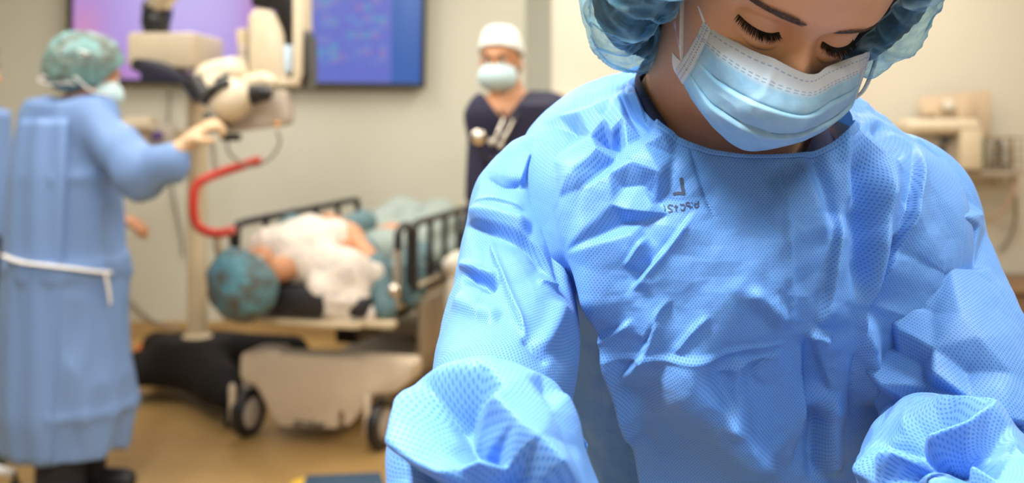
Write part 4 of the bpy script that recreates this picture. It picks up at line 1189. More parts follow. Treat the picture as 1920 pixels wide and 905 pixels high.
for sx in (-1, 1):
    V, Q = sdf_mesh([('c', (fx - .05, D1 + .1 * sx, .048), (fx + .16, D1 + .1 * sx, .042), .048, .042, .02)], .006, .02, cut=lambda q: -q[:, 2])
    link('shoe', npmesh('shoe', V, Q), M_SHOE2, P1)

# ---- the man in navy scrubs
D2 = 4.15
a2 = lambda x, y, d=D2: tuple(at(x, y, d))
c2 = at(938, 116, 4.12); R2 = look((-.22, -.97, -.03))
nk2 = np.array(a2(962, 196, 4.17)); mx = float(nk2[0])
sL, sR = np.array(a2(915, 218, 4.06)), np.array(a2(1030, 214, 4.22))
eL, eR = np.array(a2(908, 345, 4.04)), np.array(a2(1052, 340, 4.25))
hL, hR = np.array((eL[0] - .01, eL[1] - .06, .90)), np.array((eR[0] + .02, eR[1] - .04, .89))
b2 = head_prims(c2, R2) + [('c', tuple(c2 + Vector((.012, .03, -.06))), tuple(nk2), .056, .062, .03),
    ('c', tuple(sL), tuple(sR), .075, .075, .05), ('c', a2(968, 250), (mx, D2, 1.0), .13, .125, .05), ('c', (mx - .05, D2, .98), (mx + .05, D2, .98), .12, .12, .05)]
for s_, e_, h_, sd in ((sL, eL, hL, -1), (sR, eR, hR, 1)):
    b2 += [('c', tuple(s_), tuple(e_), .050, .042, .03), ('c', tuple(e_), tuple(h_), .040, .028, .02), ('c', tuple(h_), tuple(h_ + (0, -.01, -.05)), .027, .025, .01)]
    b2 += finger_prims(h_ + (0, -.015, -.09), (0, -.12, -1), (sd, 0, 0), (0, -1, .1), flex=.22)
for sx in (-1, 1):
    hx = mx + .095 * sx
    b2 += [('c', (hx, D2, .93), (hx + .01 * sx, D2 - .01, .50), .092, .062, .04), ('c', (hx + .01 * sx, D2 - .01, .50), (hx + .012 * sx, D2 + .03, .09), .060, .040, .03),
           ('c', (hx + .012 * sx, D2 + .05, .045), (hx + .02 * sx, D2 - .14, .035), .038, .028, .03)]
V, Q = sdf_mesh(b2, .006, .02); V = relax(V, Q, 2)
P2 = link('person', npmesh('body', V, Q), M_SKIN3)
tag(P2, 'man in navy scrubs, white cap and mask standing before the wall corner', 'person')
vneck = np.array(c2) + np.array((.0, -.10, -.18))
sc2 = [('c', tuple(sL), tuple(sR), .092, .092, .05), ('f', (mx + .01, D2, nk2[2] + .0), (mx, D2, .88), .150, .168, .06),
       ('f', tuple(sL), tuple(eL + (hL - eL) * .25), .078, .066, .03), ('f', tuple(sR), tuple(eR + (hR - eR) * .25), .078, .066, .03), ('c', (mx - .05, D2, .98), (mx + .05, D2, .98), .142, .142, .05)]
def ncut(q):
    d = .066 - np.sqrt((q[:, 0] - nk2[0] + .01) ** 2 + (q[:, 1] - nk2[1] + .01) ** 2)
    up = np.where(q[:, 2] > nk2[2] - .02, d, -1)
    v = .9 * (q[:, 2] - (nk2[2] - .065)) - np.abs(q[:, 0] - (nk2[0] - .035)) * 1.2
    fr = np.where((q[:, 1] < nk2[1] - .03) & (q[:, 2] < nk2[2] + .08), v, -1)
    return np.maximum(np.maximum(up, fr), .86 - q[:, 2])
cloth('scrub_top', sc2, .009, M_NAVY, P2, k=.035, amp=.006, fq=8, cut=ncut, seed=21, label='navy V-neck scrub top')
tm = MB()
for sx in (-1, 1):
    hx = mx + .095 * sx
    tm.tube([(hx, D2, .95), (hx + .01 * sx, D2 - .01, .5), (hx + .012 * sx, D2 + .03, .075)], [.112, .095, .090], 18, 5, caps=False)
tm.build('scrub_trousers', M_NAVY, P2)
for sx in (-1, 1):
    V, Q = sdf_mesh([('c', (mx + .107 * sx, D2 + .06, .048), (mx + .116 * sx, D2 - .15, .042), .050, .044, .02)], .006, .02, cut=lambda q: -q[:, 2])
    link('shoe', npmesh('shoe', V, Q), M_SHOE2, P2)
cut2 = lambda q: -((q - np.array(c2)) @ np.array(R2) @ np.array((0, .35, .94)) - .030)
w2 = lambda *p: tuple(np.array(c2) + np.array(R2 @ Vector(p)))
M_CAPW = mat('white_cap_cloth', (0.74, 0.76, 0.74), .8, scale=60)
cp2 = cloth('surgical_cap', [('e', w2(0, .012, .040), (.088, .106, .098), R2), ('c', w2(-.03, .01, .10), w2(.03, .01, .10), .035, .035, .03)], .006, M_CAPW, P2, k=.03, amp=.003, fq=20, cut=cut2, vert=False, seed=5, label='white tied surgical cap')
MB().tube([w2(.070, .06, .035), w2(.088, .075, .015), w2(.100, .08, -.02), w2(.092, .085, -.045)], .009, 8, 4, flat=.4).build('cap_tie', M_CAPW, cp2)
hr2 = cloth('hair', [('e', w2(0, .020, .028), (.079, .098, .088), R2)], .006, M_HAIR, P2, amp=.002, fq=30, cut=lambda q: np.maximum(-((q - np.array(c2)) @ np.array(R2) @ np.array((0, .92, .38)) + .004), -((q - np.array(c2)) @ np.array(R2))[:, 2] - .05), vert=False)
hr2['label'] = 'short dark hair below the cap'
mask_far(c2, R2, P2, M_MASK2); face_parts(c2, R2, P2)
# stethoscope hanging round his neck
M_STEEL = mat('steel', (.72, .66, .56), .25, 1.0); M_RUB = mat('black_tubing', (.012, .012, .014), .4)
st = empty('stethoscope', a2(940, 240, 3.97), 'stethoscope with steel tubes hanging over navy scrubs', 'stethoscope')
yf2 = 3.925
def stp(name, pts, r, m, par=st):
    o = MB().tube([tuple(Vector(p)) for p in pts], r, 10, 5).build(name, m); rel(o, st) if par is st else None; return o
stp('tubing', [a2(972, 196, 4.07), a2(968, 215, 3.985), a2(955, 245, 3.95), a2(940, 285, 3.94), a2(915, 300, 3.94), a2(900, 280, 3.93), a2(897, 262, 3.93)], .006, M_RUB)
stp('tubing', [a2(972, 196, 4.08), a2(985, 190, 4.17), a2(975, 188, 4.27), a2(950, 188, 4.27), a2(932, 195, 4.17), a2(938, 205, 4.04), a2(945, 218, 3.96)], .006, M_RUB)
stp('ear_tube', [a2(945, 222, 3.945), a2(936, 243, 3.935), a2(927, 262, 3.93), a2(921, 266, 3.93)], .006, M_STEEL)
stp('ear_tube', [a2(962, 226, 3.95), a2(952, 246, 3.935), a2(943, 262, 3.93), a2(938, 272, 3.93)], .006, M_STEEL)
for p in ((921, 266, 3.93), (938, 272, 3.93)):
    rel(MB().ell(a2(*p), (.011, .011, .013)).build('ear_tip', mat('pale_tip', (.6, .55, .48), .4)), st)
rel(MB().lathe([(.001, -.006), (.018, -.006), (.026, -.002), (.027, .004), (.022, .008), (.012, .012), (.001, .012)], a2(897, 257, 3.925), 28, (0, -1, 0)).build('chest_piece', M_STEEL), st)

# ---- a further person mostly cut by the left edge
D3 = 4.45
a3 = lambda x, y, d=D3: tuple(at(x, y, d))
px3 = a3(-62, 300)[0]
R3 = look((.9, .3, -.1)); c3 = Vector((px3 + .02, D3, 1.60))
b3 = head_prims(c3, R3) + [('c', (px3, D3, 1.55), (px3 - .02, D3, 1.42), .052, .058, .03), ('c', (px3, D3 - .13, 1.37), (px3, D3 + .13, 1.37), .065, .065, .04), ('c', (px3, D3, 1.35), (px3, D3, .95), .12, .13, .05)]
for sx in (-1, 1):
    e_ = (px3 + .02, D3 + .2 * sx, 1.08); h_ = np.array((px3 + .10, D3 + .17 * sx, .90))
    b3 += [('c', (px3, D3 + .17 * sx, 1.36), e_, .046, .038, .03), ('c', e_, tuple(h_), .036, .026, .02)] + finger_prims(h_ + (.03, 0, -.05), (.4, 0, -1), (.3, sx, 0), (1, 0, .4), flex=.25)
    hy = D3 + .09 * sx
    b3 += [('c', (px3, hy, .90), (px3 + .01, hy, .48), .088, .058, .04), ('c', (px3 + .01, hy, .48), (px3 - .01, hy, .09), .056, .038, .03), ('c', (px3 - .03, hy, .045), (px3 + .15, hy, .035), .036, .026, .03)]
V, Q = sdf_mesh(b3, .007, .02); V = relax(V, Q, 2)
P3 = link('person', npmesh('body', V, Q), M_SKIN2)
tag(P3, 'person in blue gown and dark trousers mostly cut off by the left edge', 'person')
cloth('surgical_gown', [('c', (px3, D3 - .13, 1.37), (px3, D3 + .13, 1.37), .082, .082, .05), ('f', (px3, D3, 1.42), (px3, D3, .90), .165, .185, .05),
      ('c', (px3, D3 - .18, 1.36), (px3 + .02, D3 - .2, 1.08), .078, .072, .03), ('c', (px3, D3 + .18, 1.36), (px3 + .02, D3 + .2, 1.08), .078, .072, .03),
      ('f', (px3 + .02, D3 - .2, 1.08), (px3 + .09, D3 - .175, .93), .072, .055, .03), ('f', (px3 + .02, D3 + .2, 1.08), (px3 + .09, D3 + .175, .93), .072, .055, .03)], .010, M_GOWN2, P3, k=.04, amp=.008, fq=7, seed=13)
tm = MB()
for sx in (-1, 1): tm.tube([(px3, D3 + .09 * sx, .93), (px3 + .01, D3 + .09 * sx, .48), (px3, D3 + .09 * sx, .075)], [.125, .10, .095], 18, 5, caps=False)
tm.build('scrub_trousers', M_BLACK, P3)
for sx in (-1, 1):
    V, Q = sdf_mesh([('c', (px3 - .05, D3 + .09 * sx, .048), (px3 + .16, D3 + .09 * sx, .042), .048, .042, .02)], .006, .02, cut=lambda q: -q[:, 2])
    link('shoe', npmesh('shoe', V, Q), M_SHOE2, P3)
cut3 = lambda q: -((q - np.array(c3)) @ np.array(R3) @ np.array((0, .80, .60)) + .028)
cloth('bouffant_cap', [('e', tuple(c3 + R3 @ Vector((0, .025, .04))), (.108, .13, .108), R3)], .007, M_TEAL2, P3, amp=.006, fq=20, cut=cut3, vert=False, seed=4)
face_parts(c3, R3, P3)
# ------------------------------------------------------------------ wall display
M_PLBLK = mat('black_plastic', (.012, .012, .013), .35)
M_CREAM = mat('cream_enamel', (.60, .49, .32), .38)
M_IVORY = mat('ivory_enamel', (.62, .53, .38), .38)
M_GREYB = mat('grey_beige_plastic', (.44, .38, .31), .45)
M_DGREY = mat('dark_grey_rubber', (.010, .008, .007), .75, spec=.2)
M_RED = mat('red_enamel', (.62, .045, .022), .35)
M_NAVYP = mat('navy_plastic', (.014, .014, .035), .35)
M_CHROME = mat('chrome', (.70, .64, .54), .2, 1.0)
def screen_mat():
    m, nt, b = nodes('screen_picture'); t = NT(nt); x = t.sep(t.coord('UV')); u, v = x[0], x[1]
    gs = lambda cu, cv, su, sv: t.math('EXPONENT', t.math('MULTIPLY', t.math('ADD', t.math('POWER', t.math('DIVIDE', t.math('SUBTRACT', u, cu), su), 2), t.math('POWER', t.math('DIVIDE', t.math('SUBTRACT', v, cv), sv), 2)), -1))
    n = t.noise(t.coord('UV'), 5, 3)
    left = t.mix(n, srgb(150, 112, 200), srgb(178, 145, 222))
    left = t.mix(gs(.33, .50, .24, .55), left, srgb(200, 184, 244))
    left = t.mix(t.math('MULTIPLY', gs(.03, .26, .06, .16), .8), left, srgb(206, 140, 186))
    left = t.mix(t.math('MULTIPLY', gs(.55, .42, .07, .4), .75), left, srgb(180, 112, 180))
    left = t.mix(t.math('MULTIPLY', gs(.16, .02, .08, .10), .5), left, srgb(190, 120, 190))
    # interface page: rows of small coloured fields
    cmb = t.n('ShaderNodeCombineXYZ'); t.l(t.math('MULTIPLY', u, 42), cmb.inputs[0]); t.l(t.math('MULTIPLY', v, 34), cmb.inputs[1])
    vor = t.n('ShaderNodeTexWhiteNoise', noise_dimensions='2D')
    fl = t.n('ShaderNodeVectorMath', operation='FLOOR'); t.l(cmb.outputs[0], fl.inputs[0]); t.l(fl.outputs[0], vor.inputs['Vector'])
    right = t.mix(n, srgb(84, 96, 190), srgb(104, 118, 206))
    c1_ = t.ramp(vor.outputs['Value'], [(.0, srgb(96, 104, 196)), (.55, srgb(96, 110, 200)), (.72, srgb(88, 138, 205)), (.85, srgb(150, 110, 180)), (.95, srgb(84, 150, 196))])
    inside = t.math('MULTIPLY', t.math('LESS_THAN', u, .900), t.math('GREATER_THAN', v, .10))
    right = t.mix(t.math('MULTIPLY', inside, .75), right, c1_)
    right = t.mix(t.math('GREATER_THAN', u, .915), right, srgb(40, 92, 172))
    right = t.mix(t.math('MULTIPLY', t.math('GREATER_THAN', u, .915), gs(.96, .55, .03, .25)), right, srgb(62, 112, 188))
    col = t.mix(t.math('GREATER_THAN', u, .645), left, right)
    b.inputs['Base Color'].default_value = (.01, .01, .01, 1); b.inputs['Roughness'].default_value = .25
    t.l(col, b.inputs['Emission Color']); b.inputs['Emission Strength'].default_value = 0.98
    return m
DT = YB - .07
TL, TR, TB_, TT = at(131, 0, DT).x, at(800, 0, DT).x, at(0, 160, DT).z, at(0, -212, DT).z
tv = empty('wall_display', ((TL + TR) / 2, DT, (TB_ + TT) / 2), 'large black-framed wall display showing a purple image and a blue page', 'display')
tw, tH = TR - TL, TT - TB_
e = .028
f = MB()
f.box((0, 0, tH / 2 - e / 2), (tw, .06, e), .004).box((0, 0, -tH / 2 + e / 2), (tw, .06, e), .004)
f.box((-tw / 2 + e / 2, 0, 0), (e, .06, tH - 2 * e), .004).box((tw / 2 - e / 2, 0, 0), (e, .06, tH - 2 * e), .004)
f.box((0, .02, 0), (tw - .02, .02, tH - .02))
f.build('frame', M_PLBLK, tv, smooth=False)
sw, sh = tw - 2 * e, tH - 2 * e
so = link('screen', npmesh('screen', [(-sw / 2, -.012, -sh / 2), (sw / 2, -.012, -sh / 2), (sw / 2, -.012, sh / 2), (-sw / 2, -.012, sh / 2)], np.array([[0, 1, 2, 3]]), uv=[(0, 0), (1, 0), (1, 1), (0, 1)]), screen_mat(), tv)
MB().box((0, .05, 0), (.5, .05, .35), .01).build('wall_bracket', M_PLBLK, tv)
tv.rotation_euler = (0, math.radians(.9), 0)
M_CORD = mat('grey_cable', (.24, .22, .18), .6)
tag(MB().tube([at(318, 172, YB - .02), at(316, 250, YB - .015), at(322, 350, YB - .012), at(340, 440, YB - .012), at(344, 480, YB - .012)], .008, 8, 6).build('cable', M_CORD), 'thin grey cable hanging down the wall below the display', 'cable')
tag(MB().tube([at(190, 500, YB - .012), at(240, 560, YB - .012), at(285, 600, YB - .012), at(335, 618, YB - .013)], .009, 8, 6).build('cable', M_CORD), 'dark cable drooping along the foot of the wall', 'cable')

# ------------------------------------------------------------------ surgical microscope on its floor stand
mi = empty('surgical_microscope', (at(370, 650, 5.3).x, 5.3, 0), 'cream surgical microscope with black joints on a floor column', 'microscope')
def mp(mb, name, m, label=None, par=None, smooth=True):
    o = mb.build(name, m, None, smooth)
    if par is None: rel(o, mi)
    else: o.parent = par
    if label: o['label'] = label
    return o
DM = 4.05
m_ = lambda x, y, d=DM: at(x, y, d)
cx_ = mi.location.x
# base
bp = [('c', (cx_, 5.3, .19), (cx_, 5.3, .17), .20, .21, .05), ('c', (cx_, 5.25, .17), tuple(at(420, 730, 4.92)), .15, .10, .06), ('c', tuple(at(420, 730, 4.92)), tuple(at(434, 745, 4.80)), .10, .07, .06),
      ('c', (cx_, 5.3, .17), tuple(at(262, 705, 5.25)), .15, .12, .06), ('c', tuple(at(262, 705, 5.25)), tuple(at(215, 720, 5.2)), .10, .07, .05),
      ('c', (cx_, 5.3, .17), (cx_ + .42, 5.55, .16), .13, .09, .06), ('c', (cx_, 5.3, .17), (cx_ - .35, 5.75, .15), .13, .08, .06), ('c', (cx_, 5.3, .2), tuple(at(520, 660, 5.45)), .12, .07, .06)]
V, Q = sdf_mesh(bp, .010, .05, cut=lambda q: np.maximum(.09 - q[:, 2], q[:, 2] - .30)); V = relax(V, Q, 3)
bo_ = link('stand_base', npmesh('stand_base', V, Q), M_DGREY); rel(bo_, mi); bo_['label'] = 'black spreading stand base'
for i, p in enumerate((at(434, 750, 4.80), at(222, 715, 5.2), Vector((cx_ + .44, 5.56, .1)), Vector((cx_ - .36, 5.76, .1)))):
    w = MB(); w.tube([(p.x - .022, p.y, .052), (p.x + .022, p.y, .052)], .052, 20); w.box((p.x, p.y, .09), (.07, .05, .07), .012)
    mp(w, 'caster', M_PLBLK)
# column and swing arms
mp(MB().lathe([(.075, .28), (.075, .30), (.052, .32), (.049, .34), (.049, 1.52), (.053, 1.53), (.053, 1.60), (.03, 1.61)], (cx_, 5.3, 0), 28), 'column', M_CREAM)
bx = MB()
q0, q1 = at(334, 98, 5.0), at(334, 98, 5.0)
bx.box(at(333, 99, 5.12), (.31, .50, .165), .02)
mp(bx, 'lower_arm', M_IVORY, 'ivory box arm on top of the column')
arc = [m_(262, 112, 4.80)] + [m_(262 + 95 * t, 110 + 46 * t ** 2.2, 4.80) for t in (.1, .3, .5, .7, .9, 1)] + [m_(352, 158, 4.80), m_(262, 152, 4.80)]
mp(MB().prism(arc, (0, .16, 0), .006), 'arc_cover', M_NAVYP, 'dark navy arc-shaped cover')
mp(MB().tube([m_(262, 128, 4.84), m_(300, 140, 4.84)], .022, 12).tube([m_(258, 122, 4.84), m_(266, 122, 5.0)], .03, 14), 'arc_knob', M_PLBLK)
mp(MB().tube([at(293, 70, 5.05), at(295, 14, 5.05)], .060, 20).ell(at(292, 40, 5.05), (.068, .068, .075)).tube([at(272, 20, 5.05), at(318, 20, 5.05)], .05, 16), 'arm_joint', M_PLBLK, 'black swivel joint')
mp(MB().tube([at(296, 12, 5.05), at(308, -10, 5.0), at(335, -40, 4.9), at(420, -95, 4.5), at(500, -100, 4.15), at(520, -60, 4.10)], [.055, .06, .062, .065, .065, .06], 16, 6), 'upper_arm', M_IVORY)
# optics carrier
mp(MB().prism([m_(464, 28), m_(480, 14), m_(512, 20), m_(532, 60), m_(541, 150), m_(536, 162), m_(464, 160)], (0, .17, 0), .014), 'optics_housing', M_IVORY)
mp(MB().prism([m_(470, -75), m_(550, -75), m_(551, 85), m_(538, 85), m_(520, 24), m_(500, 10), m_(470, 12)], (0, .20, 0), .01), 'drive_cover', M_PLBLK, 'black upper drive cover')
mp(MB().prism([m_(549, -75, 4.03), m_(566, -75, 4.03), m_(567, 60, 4.03), m_(566, 140, 4.03), m_(560, 160, 4.03), m_(515, 162, 4.03), m_(517, 150, 4.03), m_(549, 146, 4.03)], (0, .20, 0), .005), 'side_bracket', M_IVORY)
mp(MB().prism([m_(567, 50), m_(576, 70), m_(578, 140), m_(572, 164), m_(566, 164)], (0, .20, 0), .004), 'side_cover', M_PLBLK)
mp(MB().prism([m_(531, 86, 4.04), m_(546, 84, 4.04), m_(546, 132, 4.04), m_(534, 138, 4.04)], (0, .04, 0), .002), 'indicator_panel', mat('pale_blue_panel', (.55, .70, .85), .4), 'pale blue panel on the housing')
mp(MB().prism([m_(442, 56, 4.1), m_(462, 52, 4.1), m_(464, 100, 4.1), m_(446, 104, 4.1)], (0, .08, 0), .006), 'lamp_module', M_CREAM)
mp(MB().box(m_(448, 128, 4.08), (.075, .09, .085), .012).box(m_(456, 100, 4.07), (.03, .05, .07), .008), 'coupler', M_GREYB)
hx_ = MB()
hx_.tube([m_(372, 150, 3.98), m_(392, 146, 3.98), m_(436, 136, 4.0), m_(446, 146, 4.05)], [.040, .058, .055, .04], 22, 4)
mp(hx_, 'beam_splitter', M_IVORY)
mp(MB().tube([m_(360, 152, 3.90), m_(382, 184, 3.89)], .040, 18).tube([m_(398, 190, 3.86), m_(428, 158, 3.88)], .022, 14).tube([m_(404, 152, 3.88), m_(430, 142, 3.90)], .012, 12), 'focus_ring', M_PLBLK)
mp(MB().tube([m_(384, 192, 3.82), m_(394, 176, 3.80), m_(408, 162, 3.80), m_(428, 154, 3.82)], .017, 12, 4), 'clamp_band', M_PLBLK, 'black band round the optics')
mp(MB().tube([m_(376, 168, 3.93), m_(384, 170, 3.93), m_(412, 158, 3.94), m_(420, 158, 3.94)], [.02, .048, .046, .02], 20, 3), 'objective', M_IVORY)
mp(MB().tube([m_(396, 206, 3.86), m_(402, 202, 3.86), m_(424, 190, 3.87), m_(448, 178, 3.90), m_(460, 172, 3.92)], [.025, .060, .078, .070, .04], 24, 4), 'binocular_head', M_IVORY, 'rounded ivory binocular head')
eb = mp(MB().tube([m_(458, 178, 3.90), m_(470, 178, 3.89), m_(488, 175, 3.86), m_(502, 174, 3.84), m_(505, 174, 3.84)], [.032, .038, .032, .028, .02], 20, 3), 'eyepiece', M_PLBLK)
mp(MB().tube([m_(455, 164, 3.98), m_(470, 160, 3.98), m_(494, 152, 3.96), m_(515, 158, 3.96)], [.036, .044, .036, .025], 20, 3), 'eyepiece', M_IVORY, 'ivory rear eyepiece')
bo2 = mp(MB().prism([m_(408, 200, 3.98), m_(522, 166, 3.98), m_(535, 172, 3.98), m_(538, 226, 3.98), m_(530, 236, 3.98), m_(424, 249, 3.98), m_(412, 244, 3.98)], (0, .16, 0), .012), 'light_source_box', M_GREYB, 'grey-beige box under the binocular head')
mp(MB().ell(m_(520, 232, 3.975), (.011, .008, .008)), 'lamp_button', mat('orange_button', (.8, .35, .05), .4), par=None)
mp(MB().box(m_(433, 257, 4.02), (.072, .05, .028), .008), 'lower_knob', M_PLBLK)
mp(MB().box(m_(418, 230, 3.97), (.036, .04, .042), .008), 'side_knob', M_PLBLK)
mp(MB().tube([m_(385, 215, 3.86), m_(396, 228, 3.84), m_(398, 246, 3.82)], .012, 10, 4), 'hand_grip', M_PLBLK)
mp(MB().tube([m_(520, 245, 4.0), m_(524, 270, 4.0), m_(505, 298, 4.0), m_(470, 312, 4.0), m_(432, 290, 4.0), m_(425, 262, 4.02)], .005, 8, 6), 'cable', M_CORD)
mp(MB().tube([m_(396, 255, 4.1), m_(400, 290, 4.1), m_(404, 318, 4.1)], .011, 8, 4), 'cable', M_GREYB)
# control unit on the column
cu = mp(MB().box(at(262, 243, 5.0), (.15, .14, .11), .02).tube([at(240, 236, 4.93), at(286, 232, 4.93)], .042, 16), 'control_unit', M_IVORY)
mp(MB().box(at(300, 252, 5.0), (.13, .10, .10), .015), 'control_unit_side', M_GREYB)
mp(MB().lathe([(.001, .03), (.02, .03), (.024, 0), (.024, -.02)], at(297, 254, 4.95), 18, (0, -1, 0)), 'control_knob', mat('violet_knob', (.10, .06, .22), .4))
mp(MB().box(at(330, 252, 5.2), (.26, .05, .05), .01), 'control_bracket', M_CREAM)

# ------------------------------------------------------------------ gurney
UU, VV = np.array((.274, .962)), np.array((.962, -.274))
LC = -2.10
gl = lambda u, l, z: Vector((u * UU[0] + (LC + l) * VV[0], u * UU[1] + (LC + l) * VV[1], z))     # u along, l across, z up
rotg = Matrix.Rotation(math.atan2(-.274, .962), 3, 'Z')
gu = empty('hospital_gurney', gl(4.9, 0, 0), 'hospital gurney with black side rails, cream wheeled base and red push handle', 'gurney')
def gp(mb, name, m, label=None, smooth=True):
    o = mb.build(name, m, None, smooth); rel(o, gu)
    if label: o['label'] = label
    return o
gb = lambda mb, u, l, z, su, sl, sz, bev=.01: mb.box(gl(u, l, z), (sl, su, sz), bev, rotg)
M_MATT = mat('black_mattress_vinyl', (.012, .012, .016), .45)
M_SHROUD = mat('beige_shroud', (.62, .50, .36), .42)
# base shroud: notched front outline
prof = [(450, 668), (458, 660), (474, 656), (516, 656), (522, 664), (600, 668), (700, 674), (766, 678), (772, 688), (770, 714), (742, 736), (704, 739), (696, 744), (660, 792), (650, 800), (644, 800), (643, 776), (638, 769), (633, 776), (632, 804), (524, 799), (512, 786), (488, 740), (478, 722), (455, 714), (449, 704)]
Pu = 4.12
def on_front(px, py, u=Pu):
    # intersection of the pixel's ray with the plane across the gurney at u
    dx, dz = (px - 960) / F, (HZ - py) / F
    d = u / (dx * UU[0] + UU[1]); return Vector((dx * d, d, CAMZ + dz * d))
ol = [on_front(*p) for p in prof]
gp(MB().prism(ol, Vector((UU[0], UU[1], 0)) * .13, .010), 'base_shroud', M_SHROUD, 'cream moulded base cover')
tx = bpy.data.curves.new('lettering', 'FONT'); tx.body = 'stryker'; tx.size = .052; tx.extrude = .0015; tx.shear = .15
to_ = bpy.data.objects.new('lettering', tx); COL.objects.link(to_)
to_.matrix_world = Matrix.Translation(on_front(549, 798, Pu - .004)) @ (rotg @ Matrix.Rotation(math.pi / 2, 3, 'X')).to_4x4(); tx.materials.append(M_DGREY)
dg = bpy.context.evaluated_depsgraph_get()
tme = bpy.data.meshes.new_from_object(to_.evaluated_get(dg)); tme.transform(to_.matrix_world); bpy.data.objects.remove(to_)
rel(link('lettering', tme), gu)['label'] = 'dark lettering on the base cover'
gb_ = MB(); gb(gb_, 4.85, .0, .17, 1.3, .40, .12, .02); gp(gb_, 'chassis_beam', M_GREYB)
gb_ = MB(); gb(gb_, 5.42, .0, .22, .30, .56, .14, .03); gp(gb_, 'foot_shroud', M_SHROUD)
gb_ = MB(); gb(gb_, 5.22, .335, .40, 1.20, .02, .26, .006); gp(gb_, 'side_panel', mat('taupe_panel', (.30, .24, .17), .5), 'taupe side panel under the mattress')
for (u, l) in ((4.17, -.285), (4.17, .345), (5.45, -.285), (5.45, .285)):
    c = gl(u, l, .105); axd = Vector((VV[0], VV[1], 0)); axd = Matrix.Rotation(math.radians(-6), 3, 'Z') @ axd
    ty = MB(); ty.lathe([(.068, -.022), (.100, -.024), (.105, -.014), (.105, .014), (.100, .024), (.068, .022), (.068, -.022)], c, 32, axd)
    w = gp(ty, 'wheel', M_PLBLK, 'black castor tyre')
    hb = MB().lathe([(.001, -.026), (.050, -.026), (.069, -.015), (.069, .015), (.050, .026), (.001, .026)], c, 28, axd).build('hub', M_GREYB); hb.parent = w; hb.matrix_parent_inverse = Matrix.Identity(4); hb.location = (0, 0, 0)
    fk = MB().box(c + Vector((0, .03, .09)), (.06, .05, .15), .012); o = gp(fk, 'castor_fork', M_GREYB)
    fk = MB().box(c + Vector((-.055, -.06, .055)), (.030, .03, .17), .012); gp(fk, 'castor_guard', M_SHROUD)
gc = MB(); gb(gc, 4.62, .04, .48, .30, .11, .24, .01); gp(gc, 'lift_column', M_PLBLK)
gc = MB(); gb(gc, 5.25, .0, .47, .30, .12, .22, .01); gp(gc, 'lift_column', M_PLBLK)
fr = MB(); gb(fr, 4.95, .29, .548, 1.9, .05, .03, .008); gb(fr, 4.95, -.29, .548, 1.9, .05, .03, .008); gb(fr, 4.02, .0, .548, .06, .60, .03, .010); gb(fr, 5.9, 0, .548, .06, .60, .03, .010)
gb(fr, 4.08, .36, .545, .06, .16, .03, .010)
gp(fr, 'bed_frame', M_CREAM)
mt = MB(); gb(mt, 5.0, 0, .612, 1.95, .66, .09, .03); gp(mt, 'mattress', M_MATT)
hr_ = MB(); gb(hr_, 4.12, -.075, .635, .30, .50, .13, .04); gp(hr_, 'headrest', M_MATT, 'black padded headrest')
def rail(us, ue, l, zt, zb, n, name):
    r = MB(); r.tube([gl(us, l, zb), gl(us, l, zt - .05), gl(us + .02, l, zt - .014), gl(us + .06, l, zt), gl((us + ue) / 2, l, zt), gl(ue - .06, l, zt), gl(ue - .02, l, zt - .014), gl(ue, l, zt - .05), gl(ue, l, zb)], .017, 12, 4)
    top = gp(r, name, M_PLBLK, 'black side rail')
    for i in range(n):
        u = us + .0 + (ue - us) * (i + 1) / (n + 1)
        p = MB().tube([gl(u, l, zt - .005), gl(u, l, zb)], .013, 10).ell(gl(u, l, zt - .01), (.016, .03, .03)).build('rail_post', M_DGREY)
        p.parent = top
    lb = MB().tube([gl(us, l, zb + .02), gl(ue, l, zb + .02)], .014, 10).build('lower_bar', M_CHROME); lb.parent = top
rail(4.22, 5.52, -.372, .920, .63, 4, 'side_rail')
r0 = MB().tube([gl(4.22, .395, .63), gl(4.22, .395, .87), gl(4.235, .395, .91), gl(4.27, .395, .925), gl(4.32, .395, .925), gl(4.35, .395, .91), gl(4.36, .395, .87), gl(4.36, .395, .66)], .018, 12, 4)
gp(r0, 'rail_hoop', M_PLBLK, 'black rail hoop at the head end')
rail(4.40, 5.60, .400, .925, .63, 5, 'side_rail')
gp(MB().tube([at(745, 470, 4.50), at(744, 520, 4.48), at(742, 575, 4.46)], .016, 10, 4).ell(at(738, 545, 4.46), (.028, .028, .028)), 'iv_socket', M_CHROME, 'chrome pole socket')
hp_ = [at(488, 300, 4.42), at(470, 305, 4.42), at(420, 321, 4.40), at(384, 335, 4.38), at(368, 348, 4.37), at(363, 368, 4.36), at(363, 400, 4.36), at(370, 422, 4.36), at(388, 434, 4.36), at(412, 437, 4.37), at(428, 434, 4.38), gl(4.16, -.36, .90)]
gp(MB().tube(hp_, .0195, 14, 4), 'push_handle', M_RED, 'red bent push handle')
gp(MB().tube([at(405, 436, 4.38), at(410, 470, 4.40), gl(4.10, -.34, .60)], .018, 10, 3), 'handle_post', M_CREAM)
gp(MB().tube([gl(4.16, -.36, .90), gl(4.18, -.36, .75), gl(4.18, -.33, .55)], .016, 10, 3), 'handle_post', M_PLBLK)

